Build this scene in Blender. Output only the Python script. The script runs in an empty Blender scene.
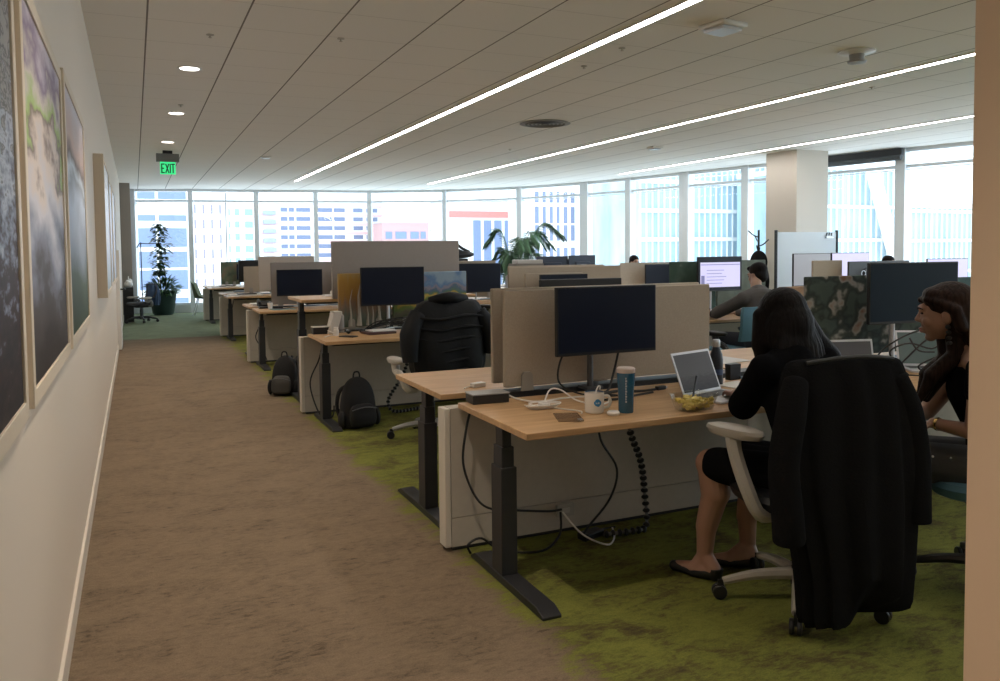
import bpy, bmesh, math, random
from mathutils import Vector, Matrix, noise
from math import sin, cos, tan, atan, pi, radians, sqrt
random.seed(7)
S = bpy.context.scene
C = S.collection

# ------------------------------------------------------------------ camera
F, CY, ROLL, EYE = 809.0, 290.5, 0.010, 1.46
YAW, PITCH = atan(365 / 809), atan(40 / 809)
Fw = Vector((sin(YAW) * cos(PITCH), cos(YAW) * cos(PITCH), -sin(PITCH)))
R0 = Vector((cos(YAW), -sin(YAW), 0)); U0 = R0.cross(Fw)
Rt = R0 * cos(ROLL) - U0 * sin(ROLL); Up = Rt.cross(Fw)
cam = bpy.data.objects.new('camera', bpy.data.cameras.new('camera')); C.objects.link(cam)
cam.matrix_world = Matrix(((Rt.x, Up.x, -Fw.x, 0), (Rt.y, Up.y, -Fw.y, 0), (Rt.z, Up.z, -Fw.z, EYE), (0, 0, 0, 1)))
cam.data.sensor_width = 36; cam.data.lens = F / 1000 * 36
cam.data.shift_y = (CY - 340.5) / 1000
cam.data.clip_start = 0.02; cam.data.clip_end = 500
S.camera = cam

# ------------------------------------------------------------------ view, sky, sun
S.view_settings.view_transform = 'Standard'; S.view_settings.look = 'None'
S.view_settings.gamma = 1; S.view_settings.use_curve_mapping = False
S.view_settings.exposure = 0.28
W = bpy.data.worlds.new('sky'); S.world = W; W.use_nodes = True
bg = W.node_tree.nodes['Background']
bg.inputs['Color'].default_value = (0.86, 0.93, 1.0, 1); bg.inputs['Strength'].default_value = 2.9
S.cycles.max_bounces = 8; S.cycles.diffuse_bounces = 5; S.cycles.transparent_max_bounces = 16
S.cycles.sample_clamp_indirect = 6; S.cycles.caustics_reflective = False; S.cycles.caustics_refractive = False
STRIP, SPOT = 20.0, 118.0

# ------------------------------------------------------------------ materials
MATS = {}
def mat(name, col, rough=0.6, metal=0.0, var=0.0, scale=8.0, bump=0.0, emit=None, es=1.0, spec=0.5, stretch=None, alpha=None, sheen=0.0):
    if name in MATS: return MATS[name]
    m = bpy.data.materials.new(name); m.use_nodes = True; nt = m.node_tree; b = nt.nodes['Principled BSDF']
    c = (*col, 1)
    b.inputs['Base Color'].default_value = c; b.inputs['Roughness'].default_value = rough
    b.inputs['Metallic'].default_value = metal; b.inputs['Specular IOR Level'].default_value = spec
    if sheen: b.inputs['Sheen Weight'].default_value = sheen
    if emit: b.inputs['Emission Color'].default_value = (*emit, 1); b.inputs['Emission Strength'].default_value = es
    tc = nt.nodes.new('ShaderNodeTexCoord'); mp = nt.nodes.new('ShaderNodeMapping')
    nt.links.new(tc.outputs['Object'], mp.inputs['Vector'])
    if stretch: mp.inputs['Scale'].default_value = stretch
    n = nt.nodes.new('ShaderNodeTexNoise'); n.inputs['Scale'].default_value = scale; n.inputs['Detail'].default_value = 4
    nt.links.new(mp.outputs[0], n.inputs['Vector'])
    if var:
        r = nt.nodes.new('ShaderNodeValToRGB'); e = r.color_ramp.elements
        e[0].position = 0.3; e[1].position = 0.7
        e[0].color = (*[x * (1 - var) for x in col], 1); e[1].color = (*[min(1, x * (1 + var)) for x in col], 1)
        nt.links.new(n.outputs['Fac'], r.inputs['Fac']); nt.links.new(r.outputs['Color'], b.inputs['Base Color'])
    if bump:
        bp = nt.nodes.new('ShaderNodeBump'); bp.inputs['Strength'].default_value = bump; bp.inputs['Distance'].default_value = 0.01
        nt.links.new(n.outputs['Fac'], bp.inputs['Height']); nt.links.new(bp.outputs['Normal'], b.inputs['Normal'])
    if alpha is not None:
        out = nt.nodes['Material Output']; t = nt.nodes.new('ShaderNodeBsdfTransparent'); mx = nt.nodes.new('ShaderNodeMixShader')
        t.inputs[0].default_value = (*[0.55 + 0.45 * x for x in col], 1)
        mx.inputs[0].default_value = alpha; nt.links.new(t.outputs[0], mx.inputs[1]); nt.links.new(b.outputs[0], mx.inputs[2])
        nt.links.new(mx.outputs[0], out.inputs['Surface'])
    MATS[name] = m
    return m

def ramp_mat(name, stops, coord='Z', scale=3.0, amount=0.3, detail=5, rough=0.6, lo=0.0, hi=1.0, stretch=(1, 1, 1), spec=0.5, constant=False):
    """a print: colour bands along one object axis (or pure noise), broken up by noise"""
    m = bpy.data.materials.new(name); m.use_nodes = True; nt = m.node_tree; b = nt.nodes['Principled BSDF']
    b.inputs['Roughness'].default_value = rough; b.inputs['Specular IOR Level'].default_value = spec
    tc = nt.nodes.new('ShaderNodeTexCoord'); sx = nt.nodes.new('ShaderNodeSeparateXYZ'); nt.links.new(tc.outputs['Object'], sx.inputs[0])
    mp = nt.nodes.new('ShaderNodeMapping'); mp.inputs['Scale'].default_value = stretch; nt.links.new(tc.outputs['Object'], mp.inputs['Vector'])
    n = nt.nodes.new('ShaderNodeTexNoise'); n.inputs['Scale'].default_value = scale; n.inputs['Detail'].default_value = detail
    nt.links.new(mp.outputs[0], n.inputs['Vector'])
    r = nt.nodes.new('ShaderNodeValToRGB'); cr = r.color_ramp
    if constant: cr.interpolation = 'CONSTANT'
    while len(cr.elements) < len(stops): cr.elements.new(0.5)
    for e, (p, c) in zip(cr.elements, stops): e.position = p; e.color = (*c, 1)
    mr = nt.nodes.new('ShaderNodeMapRange'); mr.inputs['From Min'].default_value = lo; mr.inputs['From Max'].default_value = hi
    if coord == 'noise':
        nt.links.new(n.outputs['Fac'], r.inputs['Fac'])
    else:
        nt.links.new(sx.outputs[coord], mr.inputs['Value'])
        a = nt.nodes.new('ShaderNodeMath'); a.operation = 'SUBTRACT'; nt.links.new(n.outputs['Fac'], a.inputs[0]); a.inputs[1].default_value = 0.5
        k = nt.nodes.new('ShaderNodeMath'); k.operation = 'MULTIPLY_ADD'; nt.links.new(a.outputs[0], k.inputs[0]); k.inputs[1].default_value = amount
        nt.links.new(mr.outputs['Result'], k.inputs[2]); nt.links.new(k.outputs[0], r.inputs['Fac'])
    nt.links.new(r.outputs['Color'], b.inputs['Base Color'])
    return m

wall_m = mat('wall_paint', (0.76, 0.67, 0.57), 0.55, bump=0.02, scale=60)
white_m = mat('white_paint', (0.78, 0.77, 0.75), 0.5)
trimw = mat('window_metal', (0.86, 0.90, 0.95), 0.45)
beige = mat('beige_fabric', (0.43, 0.37, 0.30), 0.95, var=0.06, scale=160, bump=0.06, spec=0.15)
tallb = mat('grey_fabric', (0.36, 0.33, 0.31), 0.95, var=0.05, scale=160, spec=0.15)
lam = mat('partition_laminate', (0.50, 0.45, 0.38), 0.6, var=0.03, scale=30)
lamw = mat('partition_cap', (0.66, 0.61, 0.53), 0.5)
char = mat('charcoal_metal', (0.035, 0.036, 0.040), 0.45, metal=0.3)
blk = mat('black_plastic', (0.012, 0.012, 0.014), 0.4)
scr = mat('dark_screen', (0.009, 0.013, 0.028), 0.3, spec=0.25)
rubber = mat('rubber', (0.01, 0.01, 0.01), 0.7)
silver = mat('brushed_metal', (0.55, 0.56, 0.58), 0.35, metal=0.8)
alu = mat('aluminium', (0.62, 0.63, 0.66), 0.4, metal=0.3)
lgrey = mat('light_grey_plastic', (0.50, 0.47, 0.43), 0.5)
white_p = mat('white_plastic', (0.8, 0.78, 0.75), 0.35)
paper = mat('paper', (0.82, 0.80, 0.78), 0.8)
strip_m = mat('light_strip', (1, 1, 1), 0.5, emit=(1.0, 0.95, 0.90), es=STRIP)

def wood_mat():
    m = bpy.data.materials.new('oak_laminate'); m.use_nodes = True; nt = m.node_tree; b = nt.nodes['Principled BSDF']
    tc = nt.nodes.new('ShaderNodeTexCoord'); mp = nt.nodes.new('ShaderNodeMapping'); mp.inputs['Scale'].default_value = (1.2, 14, 14)
    n = nt.nodes.new('ShaderNodeTexNoise'); n.inputs['Scale'].default_value = 2.2; n.inputs['Detail'].default_value = 6; n.inputs['Distortion'].default_value = 0.6
    r = nt.nodes.new('ShaderNodeValToRGB'); e = r.color_ramp.elements
    e[0].position = 0.25; e[0].color = (0.41, 0.24, 0.115, 1); e[1].position = 0.75; e[1].color = (0.60, 0.385, 0.20, 1)
    nt.links.new(tc.outputs['Object'], mp.inputs[0]); nt.links.new(mp.outputs[0], n.inputs[0]); nt.links.new(n.outputs['Fac'], r.inputs[0]); nt.links.new(r.outputs[0], b.inputs['Base Color'])
    b.inputs['Roughness'].default_value = 0.42; b.inputs['Specular IOR Level'].default_value = 0.45
    return m
wood = wood_mat()

def glass_mat(name, tint=(0.93, 0.98, 1.0), refl=0.06):
    m = bpy.data.materials.new(name); m.use_nodes = True; nt = m.node_tree; nt.nodes.clear()
    o = nt.nodes.new('ShaderNodeOutputMaterial'); t = nt.nodes.new('ShaderNodeBsdfTransparent'); g = nt.nodes.new('ShaderNodeBsdfGlossy'); mx = nt.nodes.new('ShaderNodeMixShader')
    t.inputs[0].default_value = (*tint, 1); g.inputs['Roughness'].default_value = 0.03; mx.inputs[0].default_value = refl
    nt.links.new(t.outputs[0], mx.inputs[1]); nt.links.new(g.outputs[0], mx.inputs[2]); nt.links.new(mx.outputs[0], o.inputs[0])
    return m
glass = glass_mat('window_glass')
clearp = glass_mat('clear_plastic', (0.93, 0.93, 0.90), 0.10)

def carpet_mat():
    m = bpy.data.materials.new('carpet_tiles'); m.use_nodes = True; nt = m.node_tree; b = nt.nodes['Principled BSDF']; N = nt.nodes.new; L = nt.links.new
    b.inputs['Roughness'].default_value = 0.98; b.inputs['Specular IOR Level'].default_value = 0.1
    tc = N('ShaderNodeTexCoord'); sx = N('ShaderNodeSeparateXYZ'); L(tc.outputs['Object'], sx.inputs[0])
    def noise_(scale, detail=5, stretch=(1, 1, 1), dist=0.0):
        mp = N('ShaderNodeMapping'); mp.inputs['Scale'].default_value = stretch; L(tc.outputs['Object'], mp.inputs[0])
        n = N('ShaderNodeTexNoise'); n.inputs['Scale'].default_value = scale; n.inputs['Detail'].default_value = detail; n.inputs['Distortion'].default_value = dist
        n.inputs['Roughness'].default_value = 0.65
        L(mp.outputs[0], n.inputs[0]); return n.outputs['Fac']
    def math_(op, a, bb=None, c=None):
        k = N('ShaderNodeMath'); k.operation = op
        for i, v in enumerate((a, bb, c)):
            if v is None: continue
            if isinstance(v, (int, float)): k.inputs[i].default_value = v
            else: L(v, k.inputs[i])
        return k.outputs[0]
    def ramp(f, stops):
        r = N('ShaderNodeValToRGB'); cr = r.color_ramp
        while len(cr.elements) < len(stops): cr.elements.new(0.5)
        for e, (p, c) in zip(cr.elements, stops): e.position = p; e.color = (*c, 1)
        L(f, r.inputs[0]); return r.outputs[0]
    def mix(f, a, c):
        k = N('ShaderNodeMix'); k.data_type = 'RGBA'; L(f, k.inputs['Factor']); L(a, k.inputs['A']); L(c, k.inputs['B']); return k.outputs['Result']
    big = noise_(1.1, 4); fib = noise_(22, 6, (0.9, 2.2, 1), 0.8); fine = noise_(150, 3); worn = noise_(3.2, 6, (1, 1.6, 1), 0.6)
    brown = ramp(math_('ADD', math_('MULTIPLY', fib, 0.58), math_('MULTIPLY', worn, 0.42)), [(0.34, (0.10, 0.076, 0.053)), (0.41, (0.170, 0.128, 0.088)), (0.50, (0.220, 0.163, 0.111)), (0.68, (0.265, 0.198, 0.136))])
    green = ramp(math_('ADD', math_('MULTIPLY', worn, 0.62), math_('MULTIPLY', fib, 0.38)), [(0.36, (0.075, 0.058, 0.030)), (0.44, (0.115, 0.108, 0.034)), (0.52, (0.175, 0.182, 0.042)), (0.7, (0.235, 0.245, 0.056))])
    pale = ramp(math_('ADD', math_('MULTIPLY', worn, 0.5), math_('MULTIPLY', fib, 0.5)), [(0.36, (0.15, 0.17, 0.11)), (0.6, (0.24, 0.28, 0.18))])
    # aisle mask: ragged edge at x = 1.42
    jag = math_('MULTIPLY', math_('SUBTRACT', worn, 0.5), 0.55); jag2 = math_('MULTIPLY', math_('SUBTRACT', fib, 0.5), 0.25)
    xx = math_('ADD', math_('ADD', sx.outputs['X'], jag), jag2)
    mk = N('ShaderNodeMapRange'); mk.inputs['From Min'].default_value = 1.33; mk.inputs['From Max'].default_value = 1.43; L(xx, mk.inputs[0])
    yy = math_('ADD', sx.outputs['Y'], math_('MULTIPLY', jag, 0.5))
    mk2 = N('ShaderNodeMapRange'); mk2.inputs['From Min'].default_value = 15.0; mk2.inputs['From Max'].default_value = 15.2; L(yy, mk2.inputs[0])
    col = mix(mk.outputs[0], brown, green)
    col = mix(mk2.outputs[0], col, pale)
    mm = N('ShaderNodeMix'); mm.data_type = 'RGBA'; mm.blend_type = 'MULTIPLY'; mm.inputs['Factor'].default_value = 0.55
    L(col, mm.inputs['A']); L(ramp(fine, [(0.3, (0.6, 0.6, 0.6)), (0.7, (1.25, 1.25, 1.25))]), mm.inputs['B'])
    L(mm.outputs['Result'], b.inputs['Base Color'])
    bp = N('ShaderNodeBump'); bp.inputs['Strength'].default_value = 0.5; bp.inputs['Distance'].default_value = 0.01
    L(math_('ADD', fib, math_('MULTIPLY', fine, 0.5)), bp.inputs['Height']); L(bp.outputs[0], b.inputs['Normal'])
    return m

def ceiling_mat():
    m = bpy.data.materials.new('ceiling_tiles'); m.use_nodes = True; nt = m.node_tree; b = nt.nodes['Principled BSDF']; N = nt.nodes.new; L = nt.links.new
    b.inputs['Roughness'].default_value = 0.9; b.inputs['Specular IOR Level'].default_value = 0.2
    tc = N('ShaderNodeTexCoord'); sx = N('ShaderNodeSeparateXYZ'); L(tc.outputs['Object'], sx.inputs[0])
    def line(out, pitch, off, half):
        a = N('ShaderNodeMath'); a.operation = 'ADD'; L(out, a.inputs[0]); a.inputs[1].default_value = 100 * pitch - off
        w = N('ShaderNodeMath'); w.operation = 'PINGPONG'; L(a.outputs[0], w.inputs[0]); w.inputs[1].default_value = pitch / 2
        g = N('ShaderNodeMath'); g.operation = 'LESS_THAN'; L(w.outputs[0], g.inputs[0]); g.inputs[1].default_value = half
        return g.outputs[0]
    # PINGPONG folds at multiples of pitch, so a joint lies wherever the folded value is near zero
    l1 = line(sx.outputs['X'], 0.61, 0.125, 0.006); l2 = line(sx.outputs['Y'], 0.61, 0.54, 0.0028)
    k = N('ShaderNodeMath'); k.operation = 'MULTIPLY'; L(l2, k.inputs[0]); k.inputs[1].default_value = 0.45
    s = N('ShaderNodeMath'); s.operation = 'MAXIMUM'; L(l1, s.inputs[0]); L(k.outputs[0], s.inputs[1])
    mx = N('ShaderNodeMix'); mx.data_type = 'RGBA'; mx.inputs['A'].default_value = (0.88, 0.86, 0.83, 1); mx.inputs['B'].default_value = (0.22, 0.205, 0.19, 1)
    L(s.outputs[0], mx.inputs['Factor']); L(mx.outputs['Result'], b.inputs['Base Color'])
    return m

# ------------------------------------------------------------------ mesh helpers
class MB:
    def __init__(s): s.v = []; s.f = []; s.m = []; s.cur = 0
    def add(s, vs, fs, M=None):
        o = len(s.v)
        s.v += [tuple(M @ Vector(p)) if M else tuple(p) for p in vs]
        s.f += [tuple(i + o for i in f) for f in fs]; s.m += [s.cur] * len(fs)
    def box(s, x0, x1, y0, y1, z0, z1, M=None):
        vs = [(x0, y0, z0), (x1, y0, z0), (x1, y1, z0), (x0, y1, z0), (x0, y0, z1), (x1, y0, z1), (x1, y1, z1), (x0, y1, z1)]
        s.add(vs, [(0, 3, 2, 1), (4, 5, 6, 7), (0, 1, 5, 4), (1, 2, 6, 5), (2, 3, 7, 6), (3, 0, 4, 7)], M); return s
    def loft(s, rings, cap=True, M=None, closed=True):
        n = len(rings[0]); vs = [p for r in rings for p in r]; fs = []
        for i in range(len(rings) - 1):
            for j in range(n if closed else n - 1):
                k = (j + 1) % n; fs.append((i * n + j, i * n + k, (i + 1) * n + k, (i + 1) * n + j))
        if cap: fs.append(tuple(range(n - 1, -1, -1))); fs.append(tuple((len(rings) - 1) * n + j for j in range(n)))
        s.add(vs, fs, M); return s
    def lathe(s, prof, c=(0, 0, 0), seg=24, M=None, cap=True):
        s.loft([[(c[0] + r * cos(2 * pi * j / seg), c[1] + r * sin(2 * pi * j / seg), c[2] + z) for j in range(seg)] for r, z in prof], cap, M); return s
    def tube(s, pts, r, seg=8, M=None, smooth=0):
        P = [Vector(p) for p in pts]
        rr = list(r) if isinstance(r, (list, tuple)) else [r] * len(P)
        if smooth and len(P) > 2:
            Q = []; q = []
            for i in range(len(P) - 1):
                a, b, c, d = P[max(0, i - 1)], P[i], P[i + 1], P[min(len(P) - 1, i + 2)]
                for k in range(smooth):
                    t = k / smooth
                    Q.append(0.5 * ((2 * b) + (c - a) * t + (2 * a - 5 * b + 4 * c - d) * t * t + (3 * b - a - 3 * c + d) * t ** 3)); q.append(rr[i] * (1 - t) + rr[i + 1] * t)
            Q.append(P[-1]); q.append(rr[-1]); P, rr = Q, q
        rings = []; prev = None
        for i, p in enumerate(P):
            t = (P[min(i + 1, len(P) - 1)] - P[max(i - 1, 0)]); t = t.normalized() if t.length > 1e-9 else Vector((0, 0, 1))
            if prev is None: a = t.cross(Vector((0, 0, 1)) if abs(t.z) < 0.9 else Vector((1, 0, 0))).normalized()
            else: a = (prev - t * prev.dot(t)); a = a.normalized() if a.length > 1e-6 else t.orthogonal().normalized()
            prev = a; b = t.cross(a)
            rings.append([tuple(p + (a * cos(2 * pi * j / seg) + b * sin(2 * pi * j / seg)) * rr[i]) for j in range(seg)])
        s.loft(rings, True, M); return s
    def ell(s, c, r, seg=16, rings=10, M=None, T=None):
        """ellipsoid; T: optional 3x3 rotation"""
        vs = []; fs = []
        for i in range(rings + 1):
            th = pi * i / rings
            for j in range(seg):
                ph = 2 * pi * j / seg
                p = Vector((r[0] * sin(th) * cos(ph), r[1] * sin(th) * sin(ph), r[2] * cos(th)))
                if T: p = T @ p
                vs.append(tuple(p + Vector(c)))
        for i in range(rings):
            for j in range(seg):
                k = (j + 1) % seg; fs.append((i * seg + j, (i + 1) * seg + j, (i + 1) * seg + k, i * seg + k))
        s.add(vs, fs, M); return s
    def cap(s, p0, p1, r0, r1, seg=14, flat=1.0, axis=None):
        """tapered capsule"""
        p0, p1 = Vector(p0), Vector(p1); d = p1 - p0; L = d.length
        t = d.normalized() if L > 1e-6 else Vector((0, 0, 1))
        a = t.orthogonal().normalized() if axis is None else (Vector(axis) - t * Vector(axis).dot(t)).normalized()
        b = t.cross(a); rings = []
        for k in range(5): an = -pi / 2 + k * pi / 10 + 0.001; rings.append((p0 + t * r0 * sin(an), r0 * cos(an)))
        for k in range(6): an = k * pi / 10 - 0.001; rings.append((p1 + t * r1 * sin(an), max(r1 * cos(an), 1e-4)))
        s.loft([[tuple(c + a * r * cos(2 * pi * j / seg) + b * r * flat * sin(2 * pi * j / seg)) for j in range(seg)] for c, r in rings]); return s
    def chain(s, pts, rs, **k):
        for i in range(len(pts) - 1): s.cap(pts[i], pts[i + 1], rs[i], rs[i + 1], **k)
        return s
    def prism(s, poly, z0, z1, M=None):
        n = len(poly); vs = [(x, y, z0) for x, y in poly] + [(x, y, z1) for x, y in poly]
        s.add(vs, [tuple(range(n - 1, -1, -1)), tuple(range(n, 2 * n))] + [(i, (i + 1) % n, n + (i + 1) % n, n + i) for i in range(n)], M); return s
    def build(s, name, m, parent=None, bevel=0.0, sharp=35, sub=0, remesh=0.0, smooth_it=0):
        me = bpy.data.meshes.new(name); me.from_pydata(s.v, [], s.f); me.update()
        for x in (m if isinstance(m, (list, tuple)) else [m]): me.materials.append(x)
        if isinstance(m, (list, tuple)):
            for p, i in zip(me.polygons, s.m): p.material_index = i
        bm = bmesh.new(); bm.from_mesh(me); bmesh.ops.recalc_face_normals(bm, faces=bm.faces); bm.to_mesh(me); bm.free()
        me.polygons.foreach_set('use_smooth', [True] * len(me.polygons))
        if not remesh: me.set_sharp_from_angle(angle=radians(sharp))
        o = bpy.data.objects.new(name, me); C.objects.link(o)
        if parent: o.parent = parent
        if bevel:
            b = o.modifiers.new('b', 'BEVEL'); b.width = bevel; b.segments = 2; b.limit_method = 'ANGLE'; b.angle_limit = radians(40)
        if remesh:
            r = o.modifiers.new('r', 'REMESH'); r.mode = 'VOXEL'; r.voxel_size = remesh; r.use_smooth_shade = True
            if smooth_it:
                q = o.modifiers.new('s', 'SMOOTH'); q.iterations = smooth_it; q.factor = 0.6
        if sub:
            q = o.modifiers.new('sub', 'SUBSURF'); q.levels = sub; q.render_levels = sub
        return o

def thing(name, label, cat, loc=(0, 0, 0), rz=0.0, group=None):
    o = bpy.data.objects.new(name, None); C.objects.link(o); o.location = loc; o.rotation_euler = (0, 0, rz)
    o.empty_display_size = 0.1; o['label'] = label; o['category'] = cat
    if group: o['group'] = group
    return o
def tag(o, label, cat, group=None):
    o['label'] = label; o['category'] = cat
    if group: o['group'] = group
    return o
def struct(o, label=None):
    o['kind'] = 'structure'
    if label: o['label'] = label
    return o
def RM(loc, rz=0, rx=0, ry=0):
    return Matrix.Translation(loc) @ Matrix.Rotation(rz, 4, 'Z') @ Matrix.Rotation(rx, 4, 'X') @ Matrix.Rotation(ry, 4, 'Y')
Bx = lambda *a, **k: MB().box(*a, **k)

# ------------------------------------------------------------------ shell
ZC = 3.05
FAC = [(0.02, 21.85), (1.30, 21.45), (2.86, 21.30), (4.28, 20.95), (5.65, 20.75), (7.44, 19.9), (8.90, 18.4), (9.76, 16.65), (10.17, 15.4), (10.53, 13.85), (10.88, 12.4), (11.2, 10.9), (11.47, 9.4), (11.85, 7.85), (12.1, 6.3), (12.3, 4.7), (12.4, 3.1), (12.45, 1.5), (12.45, -0.1), (12.45, -1.7), (12.45, -3.3), (12.45, -4.0)]
out = [(-0.42, -4.1), (-0.42, 22.0)] + [(x + 0.12, y + 0.12) for x, y in FAC]
out[-1] = (12.6, -4.1)
cm = carpet_mat(); em = ceiling_mat()
struct(MB().prism(out[::-1], -0.25, 0.0).build('floor', cm))
struct(MB().prism(out[::-1], ZC, ZC + 0.3).build('ceiling', em))
struct(Bx(-0.42, -0.262, -4.1, 20.0, 0, ZC).build('wall_left', wall_m))
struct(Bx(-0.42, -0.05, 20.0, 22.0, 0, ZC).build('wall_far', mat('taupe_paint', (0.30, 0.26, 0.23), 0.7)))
struct(Bx(-0.42, 12.6, -4.2, -4.0, 0, ZC).build('wall_back', wall_m))
struct(Bx(-0.262, -0.250, -4.0, 20.0, 0, 0.10).build('baseboard_left', mat('pale_base', (0.72, 0.66, 0.58), 0.5)))
struct(Bx(1.402, 2.0, 0.2, 1.0, 0, ZC).build('wall_right', mat('wall_paint_right', (0.74, 0.56, 0.40), 0.6)))
# structural column by the windows
struct(Bx(9.84, 10.52, 10.05, 10.75, 0, ZC).build('wall_column', mat('column_paint', (0.66, 0.60, 0.53), 0.6)))

def window(i, a, b):
    a = Vector((a[0], a[1], 0)); b = Vector((b[0], b[1], 0)); d = b - a; L = d.length; rz = math.atan2(d.y, d.x)
    root = bpy.data.objects.new('window_%d' % i, None); C.objects.link(root); root.location = a; root.rotation_euler = (0, 0, rz); struct(root)
    w = 0.24 if i in (8, 10) else (0.16 if i > 6 else 0.11)
    f = MB()
    f.box(-w / 2, w / 2, -0.09, 0.10, 0, ZC)                       # mullion
    f.box(w / 2, L - 0.04, -0.07, 0.07, 0.0, 0.20); f.box(w / 2, L - 0.04, -0.05, 0.05, 0.20, 0.24)
    f.box(w / 2, L - 0.04, -0.06, 0.08, ZC - 0.06, ZC)
    f.box(w / 2, L - 0.04, -0.045, 0.03, 2.735, 2.785); f.box(w / 2, L - 0.04, -0.02, 0.03, 2.70, 2.715)
    fr = f.build('window_frame', trimw, root, bevel=0.004)
    MB().box(w / 2, L - 0.04, -0.006, 0.006, 0.24, ZC - 0.06).build('pane', glass, root)
    pl = bpy.data.lights.new('window_portal', 'AREA'); pl.shape = 'RECTANGLE'; pl.size = L; pl.size_y = 2.8; pl.cycles.is_portal = True
    po = bpy.data.objects.new('window_portal', pl); C.objects.link(po); po.parent = root; po.location = (L / 2, -0.12, 1.62); po.rotation_euler = (-pi / 2, 0, 0)
for i in range(len(FAC) - 2): window(i + 1, FAC[i], FAC[i + 1])

# roller blind cassette on the window right of the column
t = thing('roller_blind', 'dark rolled up window blind in its cassette right of the big column', 'blind', (11.1, 10.75, 0), math.atan2(-1.5, 0.27))
Bx(-0.1, 1.5, -0.10, -0.02, 2.93, 3.04).build('cassette', char, t); MB().tube([(-0.1, -0.10, 2.89), (1.5, -0.10, 2.89)], 0.045).build('rolled_fabric', mat('blind_cloth', (0.10, 0.11, 0.12), 0.8), t)

# ------------------------------------------------------------------ ceiling lights and fittings
def strip_light(x, y0, y1, label):
    t = thing('ceiling_strip_light', label, 'ceiling light', (x, (y0 + y1) / 2, ZC), group='long recessed strip lights')
    h = (y1 - y0) / 2
    f = MB(); f.box(-0.045, -0.034, -h, h, -0.010, 0.0); f.box(0.034, 0.045, -h, h, -0.010, 0.0); f.box(-0.045, 0.045, -h - 0.015, -h, -0.010, 0); f.box(-0.045, 0.045, h, h + 0.015, -0.010, 0)
    f.build('trim_frame', white_m, t); Bx(-0.034, 0.034, -h, h, -0.008, -0.002).build('diffuser', strip_m, t)
strip_light(3.31, -2.5, 18.3, 'long glowing ceiling strip light nearest the aisle')
strip_light(6.38, -2.5, 18.2, 'middle one of the three long glowing ceiling strip lights')
strip_light(9.39, -2.5, 14.6, 'long glowing ceiling strip light nearest the window column')
dm = mat('downlight_lens', (1, 1, 1), emit=(1.0, 0.93, 0.84), es=9)
for y, lb in ((7.5, 'round recessed downlight nearest the camera above the aisle'), (9.92, 'round recessed downlight, second one along the aisle ceiling'), (12.5, 'round recessed downlight closest to the exit sign'), (5.08, 'round recessed downlight overhead by the framed pictures'), (2.66, 'round recessed downlight just ahead of the camera'), (0.24, 'round recessed downlight above the camera'), (-2.2, 'round recessed downlight behind the camera')):
    t = thing('recessed_downlight', lb, 'ceiling light', (0.48, y, ZC), group='aisle downlights')
    MB().lathe([(0.07, -0.001), (0.085, -0.008), (0.10, -0.006), (0.105, 0.0)], cap=False).build('trim_ring', white_m, t)
    MB().lathe([(0.0001, -0.004), (0.078, -0.005), (0.078, -0.001)]).build('lens', dm, t)
    l = bpy.data.lights.new('downlight_beam', 'SPOT'); l.energy = SPOT; l.spot_size = radians(92); l.spot_blend = 0.85; l.shadow_soft_size = 0.07; l.color = (1.0, 0.85, 0.69)
    o = bpy.data.objects.new('downlight_beam', l); C.objects.link(o); o.parent = t; o.location = (0, 0, -0.02)

t = thing('exit_sign', 'green illuminated EXIT sign hanging over the aisle', 'sign', (0.515, 13.6, ZC))
Bx(-0.07, 0.07, -0.05, 0.05, -0.045, 0.0).build('ceiling_mount', blk, t)
Bx(-0.165, 0.165, -0.045, 0.045, -0.17, -0.045).build('housing', mat('sign_grey', (0.20, 0.20, 0.20), 0.5), t, bevel=0.004)
Bx(-0.112, 0.112, -0.008, 0.008, -0.36, -0.17).build('sign_panel', mat('exit_green', (0.05, 0.5, 0.2), 0.3, emit=(0.04, 0.72, 0.24), es=0.9), t)
g = MB(); y0, y1 = -0.011, -0.008; a, b = -0.335, -0.205
def seg(x0, z0, x1, z1, w=0.009):
    p = Vector((x0, 0, z0)); q = Vector((x1, 0, z1)); d = (q - p).normalized(); n = Vector((-d.z, 0, d.x)) * w; p = p - d * w * .6; q = q + d * w * .6
    vs = [(v.x, yy, v.z) for yy in (y0, y1) for v in (p + n, q + n, q - n, p - n)]
    g.add(vs, [(0, 1, 2, 3), (7, 6, 5, 4), (0, 4, 5, 1), (1, 5, 6, 2), (2, 6, 7, 3), (3, 7, 4, 0)])
seg(-.088, a, -.088, b); seg(-.088, b, -.052, b); seg(-.088, a, -.052, a); seg(-.088, (a + b) / 2, -.058, (a + b) / 2)
seg(-.030, a, .012, b); seg(-.030, b, .012, a); seg(.034, a, .034, b); seg(.052, b, .096, b); seg(.074, b, .074, a)
g.build('lettering', mat('exit_letter', (0.02, 0.10, 0.05), 0.5), t)

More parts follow.
